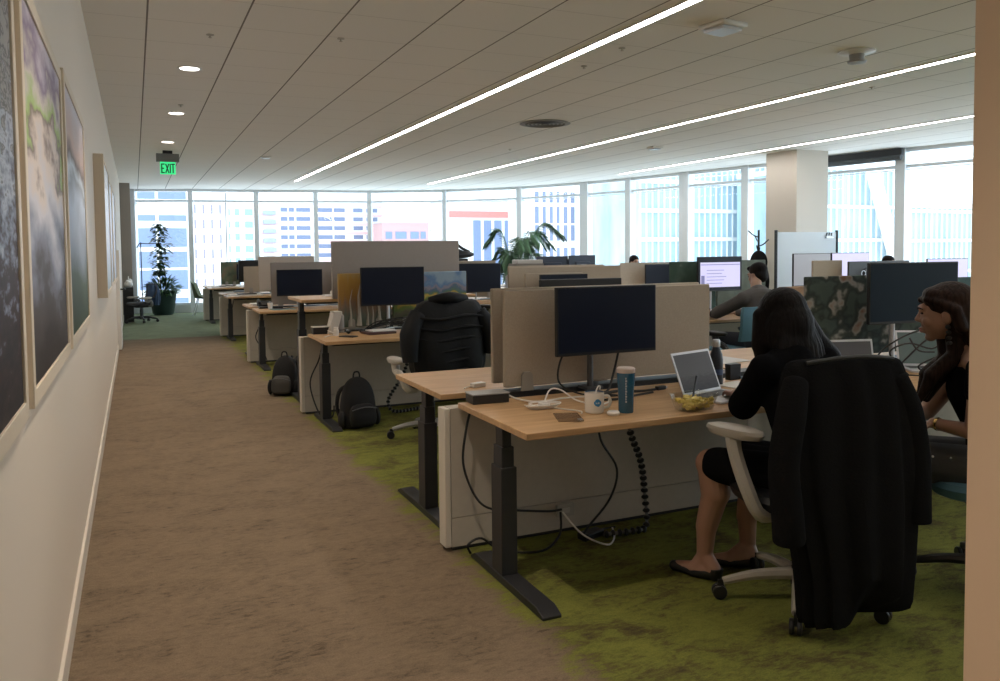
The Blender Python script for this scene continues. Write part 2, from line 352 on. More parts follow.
def sensor_box(loc, label, s=1.0, rz=0.0):
    t = thing('ceiling_sensor', label, 'sensor', loc, rz)
    Bx(-.13 * s, .13 * s, -.13 * s, .13 * s, -.035 * s, 0).build('housing', white_p, t, bevel=0.012 * s)
    Bx(-.10 * s, .10 * s, -.10 * s, .10 * s, -.06 * s, -.035 * s).build('cover', mat('sensor_cover', (0.6, 0.62, 0.66), 0.3), t, bevel=0.006 * s)
sensor_box((3.86, 4.66, ZC), 'square white wireless access point on the ceiling beside the nearest strip light', 0.95, 0.15)
sensor_box((7.46, 10.6, ZC), 'small white ceiling box near the window wall', 0.7)
sensor_box((2.03, 8.66 + 5.2, ZC), 'small grey ceiling box right of the exit sign', 0.6)
t = thing('smoke_detector', 'round white smoke detector on the ceiling between two strip lights', 'smoke detector', (5.40, 4.87, ZC))
MB().lathe([(0.14, 0), (0.145, -0.012), (0.10, -0.022), (0.06, -0.03)]).build('base', white_p, t); MB().lathe([(0.06, -0.03), (0.055, -0.075), (0.075, -0.08), (0.07, -0.095), (0.02, -0.1)]).build('sensing_chamber', mat('grey_plastic', (0.35, 0.35, 0.35), 0.5), t)
t = thing('ceiling_vent', 'dark grey round air diffuser flush in the ceiling', 'vent', (4.75, 9.1, ZC))
MB().lathe([(0.30, 0), (0.32, -0.008), (0.28, -0.012)], cap=True).build('rim', mat('vent_grey', (0.30, 0.30, 0.31), 0.7), t)
m_ = MB()
for r in (0.25, 0.2, 0.15, 0.1, 0.05): m_.lathe([(r, -0.012), (r, -0.02), (r - 0.02, -0.012)], cap=False)
m_.build('grille', mat('vent_dark', (0.16, 0.16, 0.17), 0.7), t)
for x, y, lb in ((3.60, 6.16, 'small sprinkler cap right of the nearest strip light, further one'), (3.56, 5.5, 'small sprinkler cap right of the nearest strip light, nearer one'), (5.43, 11.6, 'small round sprinkler left of the middle strip light'), (0.50, 9.35, 'pair-like small sprinkler between two aisle downlights'), (0.55, 6.3, 'small sprinkler cap before the first aisle downlight'), (6.75, 5.9, 'small sprinkler cap just beyond the middle strip light'), (1.45, 6.05, 'small round sprinkler over the desk edge side')):
    t = thing('sprinkler', lb, 'sprinkler', (x, y, ZC)); MB().lathe([(0.026, 0), (0.028, -0.005), (0.015, -0.009)]).build('escutcheon', lgrey, t); MB().lathe([(0.007, -0.01), (0.007, -0.02), (0.013, -0.022), (0.013, -0.024)], seg=10).build('nozzle', lgrey, t)

# ------------------------------------------------------------------ framed prints on the left wall
def framed(y0, y1, z0, z1, label, pm, depth=0.022, fw=0.045):
    t = thing('framed_print', label, 'picture', (-0.262, (y0 + y1) / 2, (z0 + z1) / 2), group='framed prints along the left wall')
    h = (y1 - y0) / 2; k = (z1 - z0) / 2; f = MB()
    f.box(0, depth, -h, -h + fw, -k, k); f.box(0, depth, h - fw, h, -k, k); f.box(0, depth, -h + fw, h - fw, -k, -k + fw); f.box(0, depth, -h + fw, h - fw, k - fw, k)
    f.build('frame', mat('birch_frame', (0.70, 0.60, 0.47), 0.5), t, bevel=0.002)
    Bx(0.0, depth - 0.006, -h + fw, h - fw, -k + fw, k - fw).build('print', pm, t)
    return t
P1 = ramp_mat('print_speckle', [(0.0, (0.02, 0.015, 0.015)), (0.30, (0.05, 0.03, 0.03)), (0.45, (0.25, 0.28, 0.36)), (0.58, (0.48, 0.52, 0.60)), (0.66, (0.14, 0.14, 0.15)), (0.74, (0.36, 0.36, 0.36)), (0.80, (0.12, 0.12, 0.12)), (0.9, (0.35, 0.34, 0.33))], scale=34, amount=1.1, lo=-0.5, hi=0.5, rough=0.55, spec=0.3, stretch=(1, .35, 1))  # bluish mid stops also paint in highlights reflected off the print
P2 = ramp_mat('print_green', [(0.0, (0.03, 0.02, 0.015)), (0.22, (0.07, 0.055, 0.05)), (0.36, (0.26, 0.27, 0.34)), (0.52, (0.58, 0.56, 0.60)), (0.62, (0.66, 0.56, 0.50)), (0.68, (0.22, 0.16, 0.14)), (0.72, (0.36, 0.50, 0.16)), (0.80, (0.60, 0.55, 0.50)), (0.88, (0.26, 0.20, 0.30)), (1.0, (0.60, 0.54, 0.62))], scale=6, amount=0.75, lo=-0.5, hi=0.5, rough=0.55, spec=0.3, stretch=(1, .35, 1))  # grey-blue middle band includes reflections painted into the picture
P3 = ramp_mat('print_road', [(0.0, (0.03, 0.05, 0.02)), (0.2, (0.07, 0.10, 0.06)), (0.32, (0.26, 0.30, 0.36)), (0.58, (0.56, 0.62, 0.74)), (0.66, (0.34, 0.37, 0.42)), (0.69, (0.62, 0.68, 0.76)), (0.74, (0.16, 0.12, 0.11)), (0.80, (0.55, 0.40, 0.36)), (1.0, (0.58, 0.58, 0.66))], scale=3.0, amount=0.35, lo=-0.5, hi=0.5, rough=0.55, spec=0.3, stretch=(1, .35, 1))  # pale blue middle stops carry painted reflections besides the picture itself
P4 = ramp_mat('print_pale', [(0.0, (0.20, 0.24, 0.22)), (0.4, (0.45, 0.48, 0.55)), (1.0, (0.55, 0.58, 0.66))], scale=4, amount=0.3, lo=-0.55, hi=0.6, rough=0.3)
framed(0.75, 2.22, 1.07, 2.16, 'framed print with dark speckled picture, closest to the camera', P1)
framed(2.34, 3.62, 1.07, 2.18, 'framed print with a bright green patch above dark ground', P2)
framed(3.76, 5.20, 1.07, 2.22, 'framed print with pale curved road and dark grass at the bottom', P3)
framed(6.83, 8.2, 1.13, 2.22, 'pale framed print standing out from the wall, first of the far ones', P4, depth=0.072)
framed(8.35, 9.7, 1.13, 2.22, 'pale framed print in the middle of the three far ones', P4, depth=0.06)
framed(9.85, 11.2, 1.13, 2.22, 'farthest pale framed print down the left wall', P4, depth=0.06)

t = thing('wall_cabinet', 'low white cabinet edge with dark lever handle at the far end of the left wall', 'cabinet', (-0.262, 13.9, 0))
Bx(0, 0.055, -0.45, 0.45, 0.02, 1.52).build('door', white_m, t, bevel=0.004); m_ = MB(); m_.tube([(0.055, -0.38, 0.93), (0.11, -0.38, 0.93), (0.115, -0.26, 0.93)], 0.012); m_.build('handle', blk, t)

# ------------------------------------------------------------------ buildings outside
gw = mat('far_window_blue', (0.15, 0.19, 0.30), 0.3); gl = mat('far_window_pale', (0.26, 0.36, 0.44), 0.3)
def building(name, label, x0, x1, y, z0, z1, wallm, rz=0.0, depth=14, rows=(), cols=(), win=gw, roof=True, bands=None, bandm=None, origin=None):
    """facade in local x, facing local -y; rows = (z, h) list, cols = (x, w) list"""
    t = thing(name, label, 'building', ((x0 + x1) / 2, y, z0), rz); hw = (x1 - x0) / 2; H = z1 - z0
    Bx(-hw, hw, 0, depth, 0, H).build('wall', wallm, t)
    if roof: Bx(-hw - .2, hw + .2, -.2, depth + .2, H, H + .5).build('roof', mat('roof_grey', (0.5, 0.5, 0.52), 0.8), t)
    for z, h in rows:
        for x, w in cols:
            if win is None: continue
            Bx(x - (x0 + x1) / 2, x - (x0 + x1) / 2 + w, -0.12, 0.05, z - z0, z - z0 + h).build('window', win, t)
    for z, h in (bands or ()):
        Bx(-hw - .1, hw + .1, -0.35, 0.0, z - z0, z - z0 + h).build('band', bandm, t)
    return t
wh = mat('far_white', (0.80, 0.80, 0.80), 0.8); pk = mat('far_pink', (0.62, 0.36, 0.34), 0.8)
blu = mat('far_blue_glass', (0.17, 0.23, 0.38), 0.35); brick = mat('far_brick', (0.50, 0.32, 0.32), 0.8); redm = mat('far_red', (0.60, 0.22, 0.20), 0.8); teal = mat('far_teal_glass', (0.33, 0.46, 0.54), 0.4, var=.3, scale=.35, stretch=(1, 1, .35))
def grid(xs, ws): return [(x, w) for x, w in zip(xs, ws)]
building('office_tower', 'blue glazed tower with white floor bands at the far left behind the tall plant', -30, 14.9, 250, -60, 60, wh, rows=[(10.8, 1.7), (3.4, 5.4), (-2.5, 4.6), (-8.8, 5.6), (-16, 4.8), (-23, 4.8), (17, 5)], cols=[(-12, 12), (1.2, 4.6), (6.6, 7.4)], win=blu)
building('office_tower', 'white tower with rows of narrow vertical slit windows', 15.3, 24.6, 249, -60, 60, wh, rows=[(12.9 - 4.3 * k, 2.7) for k in range(9)], cols=[(16.0 + 2.3 * k, 0.55) for k in range(4)], win=mat('far_slit', (0.26, 0.24, 0.30), 0.5))
building('office_tower', 'white tower with pale scattered square windows left of the pink banded one', 24.9, 33.2, 249, -60, 60, wh, rows=[(12.5 - 3.6 * k, 1.9) for k in range(9)], cols=[(25.4, 0.5), (27.2, 1.3), (30.0, 2.3)], win=gl)
t = building('apartment_tower', 'white apartment tower with pink floor bands and stacked balconies', 33.6, 71.4, 248, -60, 60, wh, rows=[(13.7 - 2.75 * k, 1.2) for k in range(11)], cols=[(40.2, 2.0), (42.6, 1.6), (44.8, 4.2), (51.3, 4.4), (56.2, 3.4), (62.2, 3.0), (66.3, 3.6)], win=gw,
             bands=[(15.2 - 2.75 * k, 0.75) for k in range(11)], bandm=mat('far_pale_pink', (0.66, 0.42, 0.42), 0.8))
for k in range(11):
    Bx(35.0 - 52.5, 38.6 - 52.5, -1.6, 0, 12.7 - 2.75 * k + 60, 13.9 - 2.75 * k + 60).build('balcony', mat('far_balcony', (0.30, 0.34, 0.46), 0.6), t)
building('brick_building', 'low pinkish brick building with square windows in pairs', 66.2, 80.5, 230, -60, 9.9, brick, rows=[(5.2, 2.1), (1.8, 2.1), (-1.8, 2.1), (-5.4, 2.1)], cols=[(67.2, 2.0), (70.2, 3.4), (74.8, 2.6), (78.0, 1.6)], win=blu)
building('rooftop_block', 'flat white rooftop block with red top seen above the brick building', 72, 96, 264, -60, 8.5, wh, rows=[(5.5, 1.5)], cols=[(76, 14)], win=mat('far_red', (0.60, 0.22, 0.20), 0.8))
building('glass_building', 'blue glass building with a red stripe left of the palm', 88, 117, 235, -60, 17.0, wh, rows=[(-20, 31.0)], cols=[(97, 2.6), (100.6, 2.6), (104.2, 2.6), (107.8, 3.0), (111.8, 3.6)], win=blu, bands=[(11.8, 2.0)], bandm=redm)
building('office_tower', 'white office tower with tall paired vertical windows behind the palm', 99.4, 115.5, 200, -60, 60, wh, rows=[(8.9, 4.6), (4.0, 4.4), (-1.5, 3.6), (-6.5, 3.6), (14.6, 3)], cols=[(101.0, 1.2), (103.4, 1.0), (105.6, 1.0), (107.8, 0.9), (110.0, 1.2), (112.3, 1.2)], win=gw)
building('office_tower', 'slim white tower with one column of windows right of the paired window tower', 114.0, 126, 195, -60, 60, wh, rows=[(8.9, 4.6), (4.0, 4.4), (-1.5, 3.6), (14.6, 3)], cols=[(119.4, 1.6), (122.9, 0.9)], win=gw)
def curtain(label, x0, x1, y, z0, z1, pitch, floors, fh, rz=0):
    t = thing('glass_office_building', label, 'building', (x0, y, z0), rz); H = z1 - z0; Wd = x1 - x0
    Bx(0, Wd, 0, 12, 0, H).build('glazing', teal, t)
    Bx(-.1, Wd + .1, -.1, 12, H, H + .5).build('roof', wh, t)
    n = int(Wd / pitch)
    for k in range(n + 1): Bx(k * pitch - .06, k * pitch + .06, -0.15, 0, 0, H).build('fin', wh, t)
    for z in floors: Bx(-.1, Wd + .1, -0.35, 0, z - z0, z - z0 + fh).build('floor_band', wh, t)
    return t
curtain('pale teal curtain wall block with vertical fins, middle of the windows', 50.8, 69.5, 75, -25, 40, 0.8, [8.7, 5.5, 2.3, -0.9, -4.1], 0.42)
t = curtain('glazed block with slanted white edge right of the big column', 62.6, 74, 61, -25, 9.3, 0.8, [5.4, 2.0, -1.4, -4.8], 0.32)
MB().tube([(6.0, -1.2, 34.3), (11.5, -1.2, 20)], 0.9, seg=4).build('diagonal_band', wh, t)  # solid white band slanting across the glazed front
curtain('lower glazed block against the sky at the far right', 74.4, 100, 60, -25, 5.5, 0.8, [5.0, 1.9, -1.4, -4.8], 0.32)
building('low_hill', 'pale low green rise beyond the lower glazed block', 170, 330, 140, -50, 12, mat('far_green', (0.45, 0.55, 0.45), 0.9), rows=(), cols=(), roof=False)

# ------------------------------------------------------------------ benches: desks, partitions, screens
def desk(x0, x1, y0, y1, label, z=0.73, side=1, edge=False):
    """side=+1: user sits at low y"""
    w = (x1 - x0) / 2; dpt = (y1 - y0) / 2
    t = thing('standing_desk', label, 'desk', ((x0 + x1) / 2, (y0 + y1) / 2, 0), 0 if side > 0 else pi)
    Bx(-w, w, -dpt, dpt, z - 0.028, z).build('tabletop', wood, t, bevel=0.003)
    Bx(-w + .12, w - .12, -0.09, -0.03, z - 0.07, z - 0.028).build('crossbar', char, t)
    for sx in (-1, 1):
        c = sx * (w - 0.065)
        l = MB(); l.box(c - .022, c + .022, -.045, .028, z - .20, z - .028); l.box(c - .03, c + .03, -.055, .036, z * .62, z - .13); l.box(c - .038, c + .038, -.065, .044, 0.035, z * .70)
        l.build('leg', char, t, bevel=0.003)
        f = MB(); f.prism([(-.46, 0.0), (-.46, .012), (-.40, .035), (.24, .035), (.29, .012), (.29, 0.0)], c - .042, c + .042, Matrix(((0, 0, 1, 0), (1, 0, 0, 0), (0, 1, 0, 0), (0, 0, 0, 1))))
        f.build('foot', char, t, bevel=0.002)
    return t
def partition(x0, x1, y, label, mods=1.83, z=0.70):
    t = thing('desk_partition', label, 'partition', ((x0 + x1) / 2, y + 0.045, 0)); w = (x1 - x0) / 2
    Bx(-w, -w + .03, -.045, .045, 0.02, z).build('end_cap', lamw, t, bevel=0.004)
    x = -w + .032; k = 0
    while x < w - .05:
        xe = min(x + mods, w)
        Bx(x, xe - .004, -.043, .043, 0.165, z).build('panel', lam, t); Bx(x, xe - .004, -.043, .043, 0.02, 0.161).build('kick_panel', lam, t); x = xe
    b = MB(); b.box(-w + .30, w, .05, .165, z - .10, z + .035); b.build('cable_trough', char, t, bevel=0.003)
    b = MB(); xx = -w + .5
    b.box(-w + .04, w, -.03, .03, 0.0, 0.02); b.build('floor_rail', char, t)
    m_ = MB()
    for xx in (-w + .4, 0.0, w - .3): m_.box(xx - .02, xx + .02, .10, .16, 0, z - .10)
    m_.build('trough_post', char, t)
    return t
def screen(x0, x1, y, z0, z1, label, m=beige, group=None, brk=True, th=0.03):
    t = thing('desk_screen', label, 'desk screen', ((x0 + x1) / 2, y, z0 - 0.01), group=group); w = (x1 - x0) / 2
    Bx(-w, w, -th / 2, th / 2, 0.01, z1 - z0 + 0.01).build('panel', m, t, bevel=0.006)
    if brk:
        for s in (-1, 1):
            c = s * (w - .12); MB().prism([(-.035, -.012), (.035, -.012), (.03, .07), (.018, .085), (-.018, .085), (-.03, .07)], -.028, -.018, Matrix(((1, 0, 0, c), (0, 0, 1, 0), (0, 1, 0, 0), (0, 0, 0, 1)))).build('bracket', mat('bracket_grey', (0.33, 0.31, 0.28), 0.3), t)
    return t
def monitor(cx, cy, z0, z1, w, rz, label, zdesk=0.73, body=blk, face=scr, arm=alu, back=0.17, tilt=0.0, disp=None, hole=True):
    """display faces local -y"""
    t = thing('computer_monitor', label, 'monitor', (cx, cy, zdesk), rz); h = (z1 - z0) / 2; zc = (z0 + z1) / 2 - zdesk; hw = w / 2
    M = Matrix.Translation((0, 0, zc)) @ Matrix.Rotation(tilt, 4, 'X')
    hs = MB().box(-hw, hw, -.008, .018, -h, h, M).build('housing', body, t, bevel=0.004)
    MB().box(-hw + .008, hw - .008, -.0095, -.007, -h + .016, h - .008, M).build('display', disp or face, hs)
    MB().box(-hw * .55, hw * .55, .018, .045, -h * .6, h * .5, M).build('back_cover', body, t, bevel=0.01)
    if back:
        a = MB(); a.box(-.05, .05, .045, .06, zc - .05, zc + .05); a.tube([(0, .055, zc), (0.0, back, zc - .02)], .018); a.tube([(0, back, zc + .03), (0, back, 0.012)], .017); a.box(-.05, .05, back - .05, back + .04, 0.0, .014)
        a.build('arm', arm, t)
    else:
        a = MB(); a.box(-.03, .03, .03, .05, 0.01, zc); a.box(-.12, .12, -.08, .10, 0.0, .012); a.build('stand', arm, t, bevel=0.003)
    return t

ROWS = [2.86, 6.56, 10.35, 14.1, 17.85]
COLS = [(1.40, 3.23), (3.27, 5.10), (5.14, 6.97), (7.01, 8.84), (8.88, 10.71)]
rn = ['nearest bench', 'second bench', 'third bench', 'fourth bench', 'farthest bench']
cn = ['beside the aisle', 'second desk in from the aisle', 'third desk in from the aisle', 'fourth desk in from the aisle', 'fifth desk in from the aisle']
ncol = [2, 5, 4, 4, 2]
for r, Y in enumerate(ROWS):
    n = ncol[r]
    for c in range(n):
        x0, x1 = COLS[c]
        desk(x0, x1, Y, Y + .75, 'oak desk on the %s, near side, %s' % (rn[r], cn[c]) if not (r == 0 and c == 0) else 'oak topped desk nearest the camera with mug, tumbler and laptop on it')
        if r == 1 and c == 0: desk(x0, x0 + 1.75, Y + 1.02, Y + 1.75, 'raised standing height desk behind the tall grey screen', z=1.02, side=-1)
        else: desk(x0, x1, Y + .99, Y + 1.77, 'oak desk on the %s, far side, %s' % (rn[r], cn[c]), side=-1)
    if r == 0: desk(COLS[2][0], COLS[2][1], Y + .99, Y + 1.77, 'oak desk on the nearest bench, far side, third desk in', side=-1)
    partition(1.335, COLS[n - 1][1], Y + .765, 'low beige partition running along the middle of the %s' % rn[r])

# bench 1
screen(1.69, 2.975, 3.71, .765, 1.258, 'beige desk screen right behind the nearest black monitor', m=beige)
screen(1.69, 3.02, 3.86, .765, 1.262, 'beige desk screen one layer behind, back side of the nearest bench', m=beige)
camo = ramp_mat('camo_print', [(0.0, (0.03, 0.05, 0.04)), (0.44, (0.055, 0.08, 0.065)), (0.50, (0.02, 0.03, 0.028)), (0.55, (0.05, 0.06, 0.045)), (0.59, (0.30, 0.29, 0.26)), (0.66, (0.24, 0.12, 0.07)), (0.70, (0.06, 0.09, 0.07))], coord='noise', scale=5.5, detail=2.5, rough=0.85, stretch=(1, 1, 1.3))
screen(3.795, 5.0, 3.80, .765, 1.277, 'dark green leafy printed desk screen between the two seated women', m=camo)
monitor(2.172, 3.50, .932, 1.276, .585, 0, 'black monitor on the nearest desk above the mug', arm=mat('arm_grey', (0.12, 0.12, 0.125), .45, metal=.4))
monitor(2.36, 4.09, .95, 1.292, .54, pi, 'dark monitor seen from behind, just above the nearest monitor', body=char)
monitor(4.41, 3.52, .985, 1.362, .70, -.10, 'large dark monitor behind the smiling woman', face=mat('dark_screen_teal', (0.010, 0.020, 0.034), 0.35, spec=.12))
screen(4.95, 6.1, 3.86, .765, 1.24, 'dark teal desk screen past the large monitor, nearest bench', m=mat('teal_fabric', (0.08, 0.14, 0.15), 0.9))
# bench 2, aisle desk: two painted screens, tall grey screen on the raised desk
yellow = ramp_mat('yellow_print', [(0.0, (0.06, 0.09, 0.06)), (0.2, (0.13, 0.16, 0.13)), (0.42, (0.25, 0.18, 0.13)), (0.58, (0.36, 0.20, 0.05)), (0.9, (0.42, 0.25, 0.05)), (1.0, (0.40, 0.28, 0.10))], scale=7, amount=0.55, lo=-.0, hi=.5, rough=.7, stretch=(5, 1, .6))
land = ramp_mat('landscape_print', [(0.0, (0.05, 0.08, 0.03)), (0.25, (0.12, 0.11, 0.07)), (0.40, (0.14, 0.22, 0.05)), (0.50, (0.50, 0.34, 0.06)), (0.58, (0.10, 0.19, 0.10)), (0.68, (0.08, 0.15, 0.24)), (0.76, (0.26, 0.24, 0.30)), (0.86, (0.11, 0.22, 0.42)), (1.0, (0.25, 0.36, 0.48))], scale=6, amount=1.3, lo=0, hi=.5, rough=.7)
ys = screen(1.70, 2.20, 7.40, .765, 1.262, 'yellow painted desk screen with pale dripping tree shapes', m=yellow)
m_ = MB()
for x, a, h in ((-.14, .012, .36), (-.06, .02, .42), (0.02, .010, .30), (.07, .010, .34), (.13, .018, .38)):
    m_.tube([(x, -.018, .02), (x + .005, -.018, .12), (x - .004, -.018, h * .7), (x + .02, -.018, h)], [a * 1.4, a * .8, a * .5, a * .15], seg=8)
m_.build('painted_trunks', mat('pale_paint', (0.45, 0.43, 0.38), 0.8), ys)
screen(2.22, 2.97, 7.40, .765, 1.262, 'colourful landscape printed desk screen right of the dark monitor', m=land)
screen(1.69, 2.975, 7.60, 1.02, 1.563, 'tall plain grey screen rising above the painted screens', m=tallb)
monitor(2.165, 7.20, .965, 1.318, .605, 0, 'dark monitor in front of the yellow and landscape screens', arm=silver)
screen(3.41, 4.73, 7.36, .765, 1.29, 'beige desk screen beyond the nearest monitor, second bench', m=beige)
screen(3.50, 4.15, 7.16, .765, 1.23, 'smaller beige screen in front of another, second bench', m=beige, brk=False)
monitor(3.84, 6.98, .88, 1.222, .53, 0, 'dark monitor peeking above the nearest screens', face=scr)
green = ramp_mat('green_print', [(0.0, (0.03, 0.06, 0.045)), (0.5, (0.045, 0.09, 0.07)), (0.62, (0.07, 0.12, 0.10)), (0.72, (0.25, 0.28, 0.26))], coord='noise', scale=4, detail=3, rough=.85)
screen(5.42, 6.05, 7.42, .765, 1.315, 'dark green printed desk screen left of the lit monitor', m=green)
screen(6.07, 6.78, 7.42, .765, 1.32, 'greyish green printed desk screen behind the man', m=mat('sage_fabric', (0.16, 0.20, 0.18), 0.9, var=.3, scale=6))
lav = mat('lit_screen', (0.3, 0.3, 0.4), 0.4, emit=(0.58, 0.55, 0.80), es=0.85)
mt = monitor(5.935, 7.20, .985, 1.368, .61, 0, 'monitor showing a pale lavender page in front of the seated man', disp=scr, body=char)
g = MB(); g.box(-.275, .275, -.0115, -.0095, .30, .575); g.build('lit_page', lav, mt)
g = MB(); g.box(-.265, -.22, -.0125, -.0115, .33, .43); g.box(-.27, .27, -.0125, -.0115, .545, .553)
for k in range(5): g.box(-.19, .02 + .03 * (k % 3), -.0125, -.0115, .34 + .036 * k, .346 + .036 * k)
g.build('page_text', mat('screen_text', (0.15, 0.15, 0.3), 0.5, emit=(0.25, 0.25, 0.5), es=.5), mt)
screen(7.02, 7.45, 7.44, .765, .99, 'low tan wooden divider just right of the man', m=mat('tan_wood', (0.42, 0.28, 0.17), 0.6), brk=False)
screen(7.20, 7.66, 7.1, .765, 1.305, 'pair of beige screen panels left of the logo marked monitor', m=beige)
mk = monitor(8.1, 6.95, .95, 1.29, 1.0, pi, 'back of a dark monitor with a small round ring mark', body=mat('dark_shell', (0.05, 0.05, 0.055), 0.45))
MB().lathe([(0.035, 0), (0.035, .004), (0.028, .004), (0.028, 0)], seg=20, cap=False, M=Matrix.Translation((.30, .047, .42)) @ Matrix.Rotation(-pi / 2, 4, 'X')).build('ring_mark', silver, mk)
monitor(7.76, 7.66, .97, 1.385, .62, 0, 'grey lit monitor whose left half is seen behind beige panels', disp=mat('grey_lit', (0.2, 0.2, 0.22), .4, emit=(0.35, 0.37, 0.40), es=.6))
monitor(8.42, 7.66, .97, 1.388, .66, 0, 'lavender lit monitor standing above the ring marked one', disp=lav)
monitor(10.2, 7.62, .95, 1.29, .66, -.2, 'pale lavender lit monitor at the far right behind the smiling woman', disp=lav)
# bench 3
screen(1.66, 2.56, 11.15, .765, 1.33, 'light grey framed desk screen on the third bench beside the aisle', m=tallb)
screen(2.60, 3.05, 11.15, .765, 1.33, 'light grey desk screen right next to the framed one, third bench', m=tallb)
monitor(2.0, 10.92, .885, 1.235, .60, 0, 'black monitor on the third bench beside the aisle')
monitor(2.75, 10.92, .885, 1.24, .60, 0, 'black monitor half hidden by the tall grey screen')
im = monitor(1.98, 11.78, .93, 1.41, .78, pi - .30, 'silver desktop computer seen from behind, third bench', body=mat('pale_shell', (0.68, 0.64, 0.60), .4), arm=alu, back=0, tilt=-.12)
MB().lathe([(0.03, 0), (0.03, .002)], seg=16, M=Matrix.Translation((.16, .050, .48)) @ Matrix.Rotation(-pi / 2, 4, 'X')).build('round_mark', char, im)
screen(3.6, 4.98, 11.2, .765, 1.31, 'beige desk screen under the dark shoulder bag', m=beige)
monitor(4.62, 10.95, .85, 1.275, .66, 0, 'black monitor below the dark shoulder bag')
monitor(4.33, 11.45, .93, 1.345, .6, pi, 'dark monitor edge behind the bag carrying screen')
screen(5.2, 6.9, 11.22, .765, 1.22, 'beige desk screen below two raised monitors, third bench', m=beige)
monitor(5.15, 11.0, .88, 1.205, .10, 0, 'thin black monitor edge at the left of a beige screen')
monitor(6.07, 11.42, .97, 1.36, .56, pi, 'left one of two raised dark monitors against the windows', body=mat('navy_shell', (0.03, 0.04, 0.07), .4))
monitor(6.60, 11.40, .97, 1.37, .52, pi + .1, 'right one of two raised dark monitors against the windows', body=mat('navy_shell', (0.03, 0.04, 0.07), .4))
screen(7.2, 8.6, 11.2, .765, 1.24, 'pale grey desk screen left of the green printed one, third bench', m=lam)
monitor(7.85, 10.98, .87, 1.21, .62, 0, 'dark monitor before the pale grey screen, left of the green prints')
# bench 4, 5
screen(1.76, 2.35, 14.95, .765, 1.22, 'beige screen on the fourth bench left of the silver computer', m=beige)
monitor(2.02, 15.3, .93, 1.33, .62, pi, 'dark monitor behind the beige screen on the fourth bench')
monitor(2.62, 14.75, .95, 1.37, .45, 0, 'dark monitor top showing beside the tall grey screen')
screen(1.72, 2.12, 18.7, .765, 1.27, 'small patterned screen on the farthest bench near the green chair', m=ramp_mat('forest_print', [(0.3, (0.05, 0.07, 0.05)), (0.5, (0.13, 0.16, 0.10)), (0.65, (0.22, 0.15, 0.10))], coord='noise', scale=6))
monitor(2.28, 18.5, .87, 1.22, .5, 0, 'dark monitor on the farthest bench')
screen(7.3, 8.5, 14.95, .765, 1.27, 'beige screen on the fourth bench near the window curve', m=beige)
screen(3.5, 4.8, 14.95, .765, 1.25, 'beige screen on the fourth bench behind the palm', m=beige)
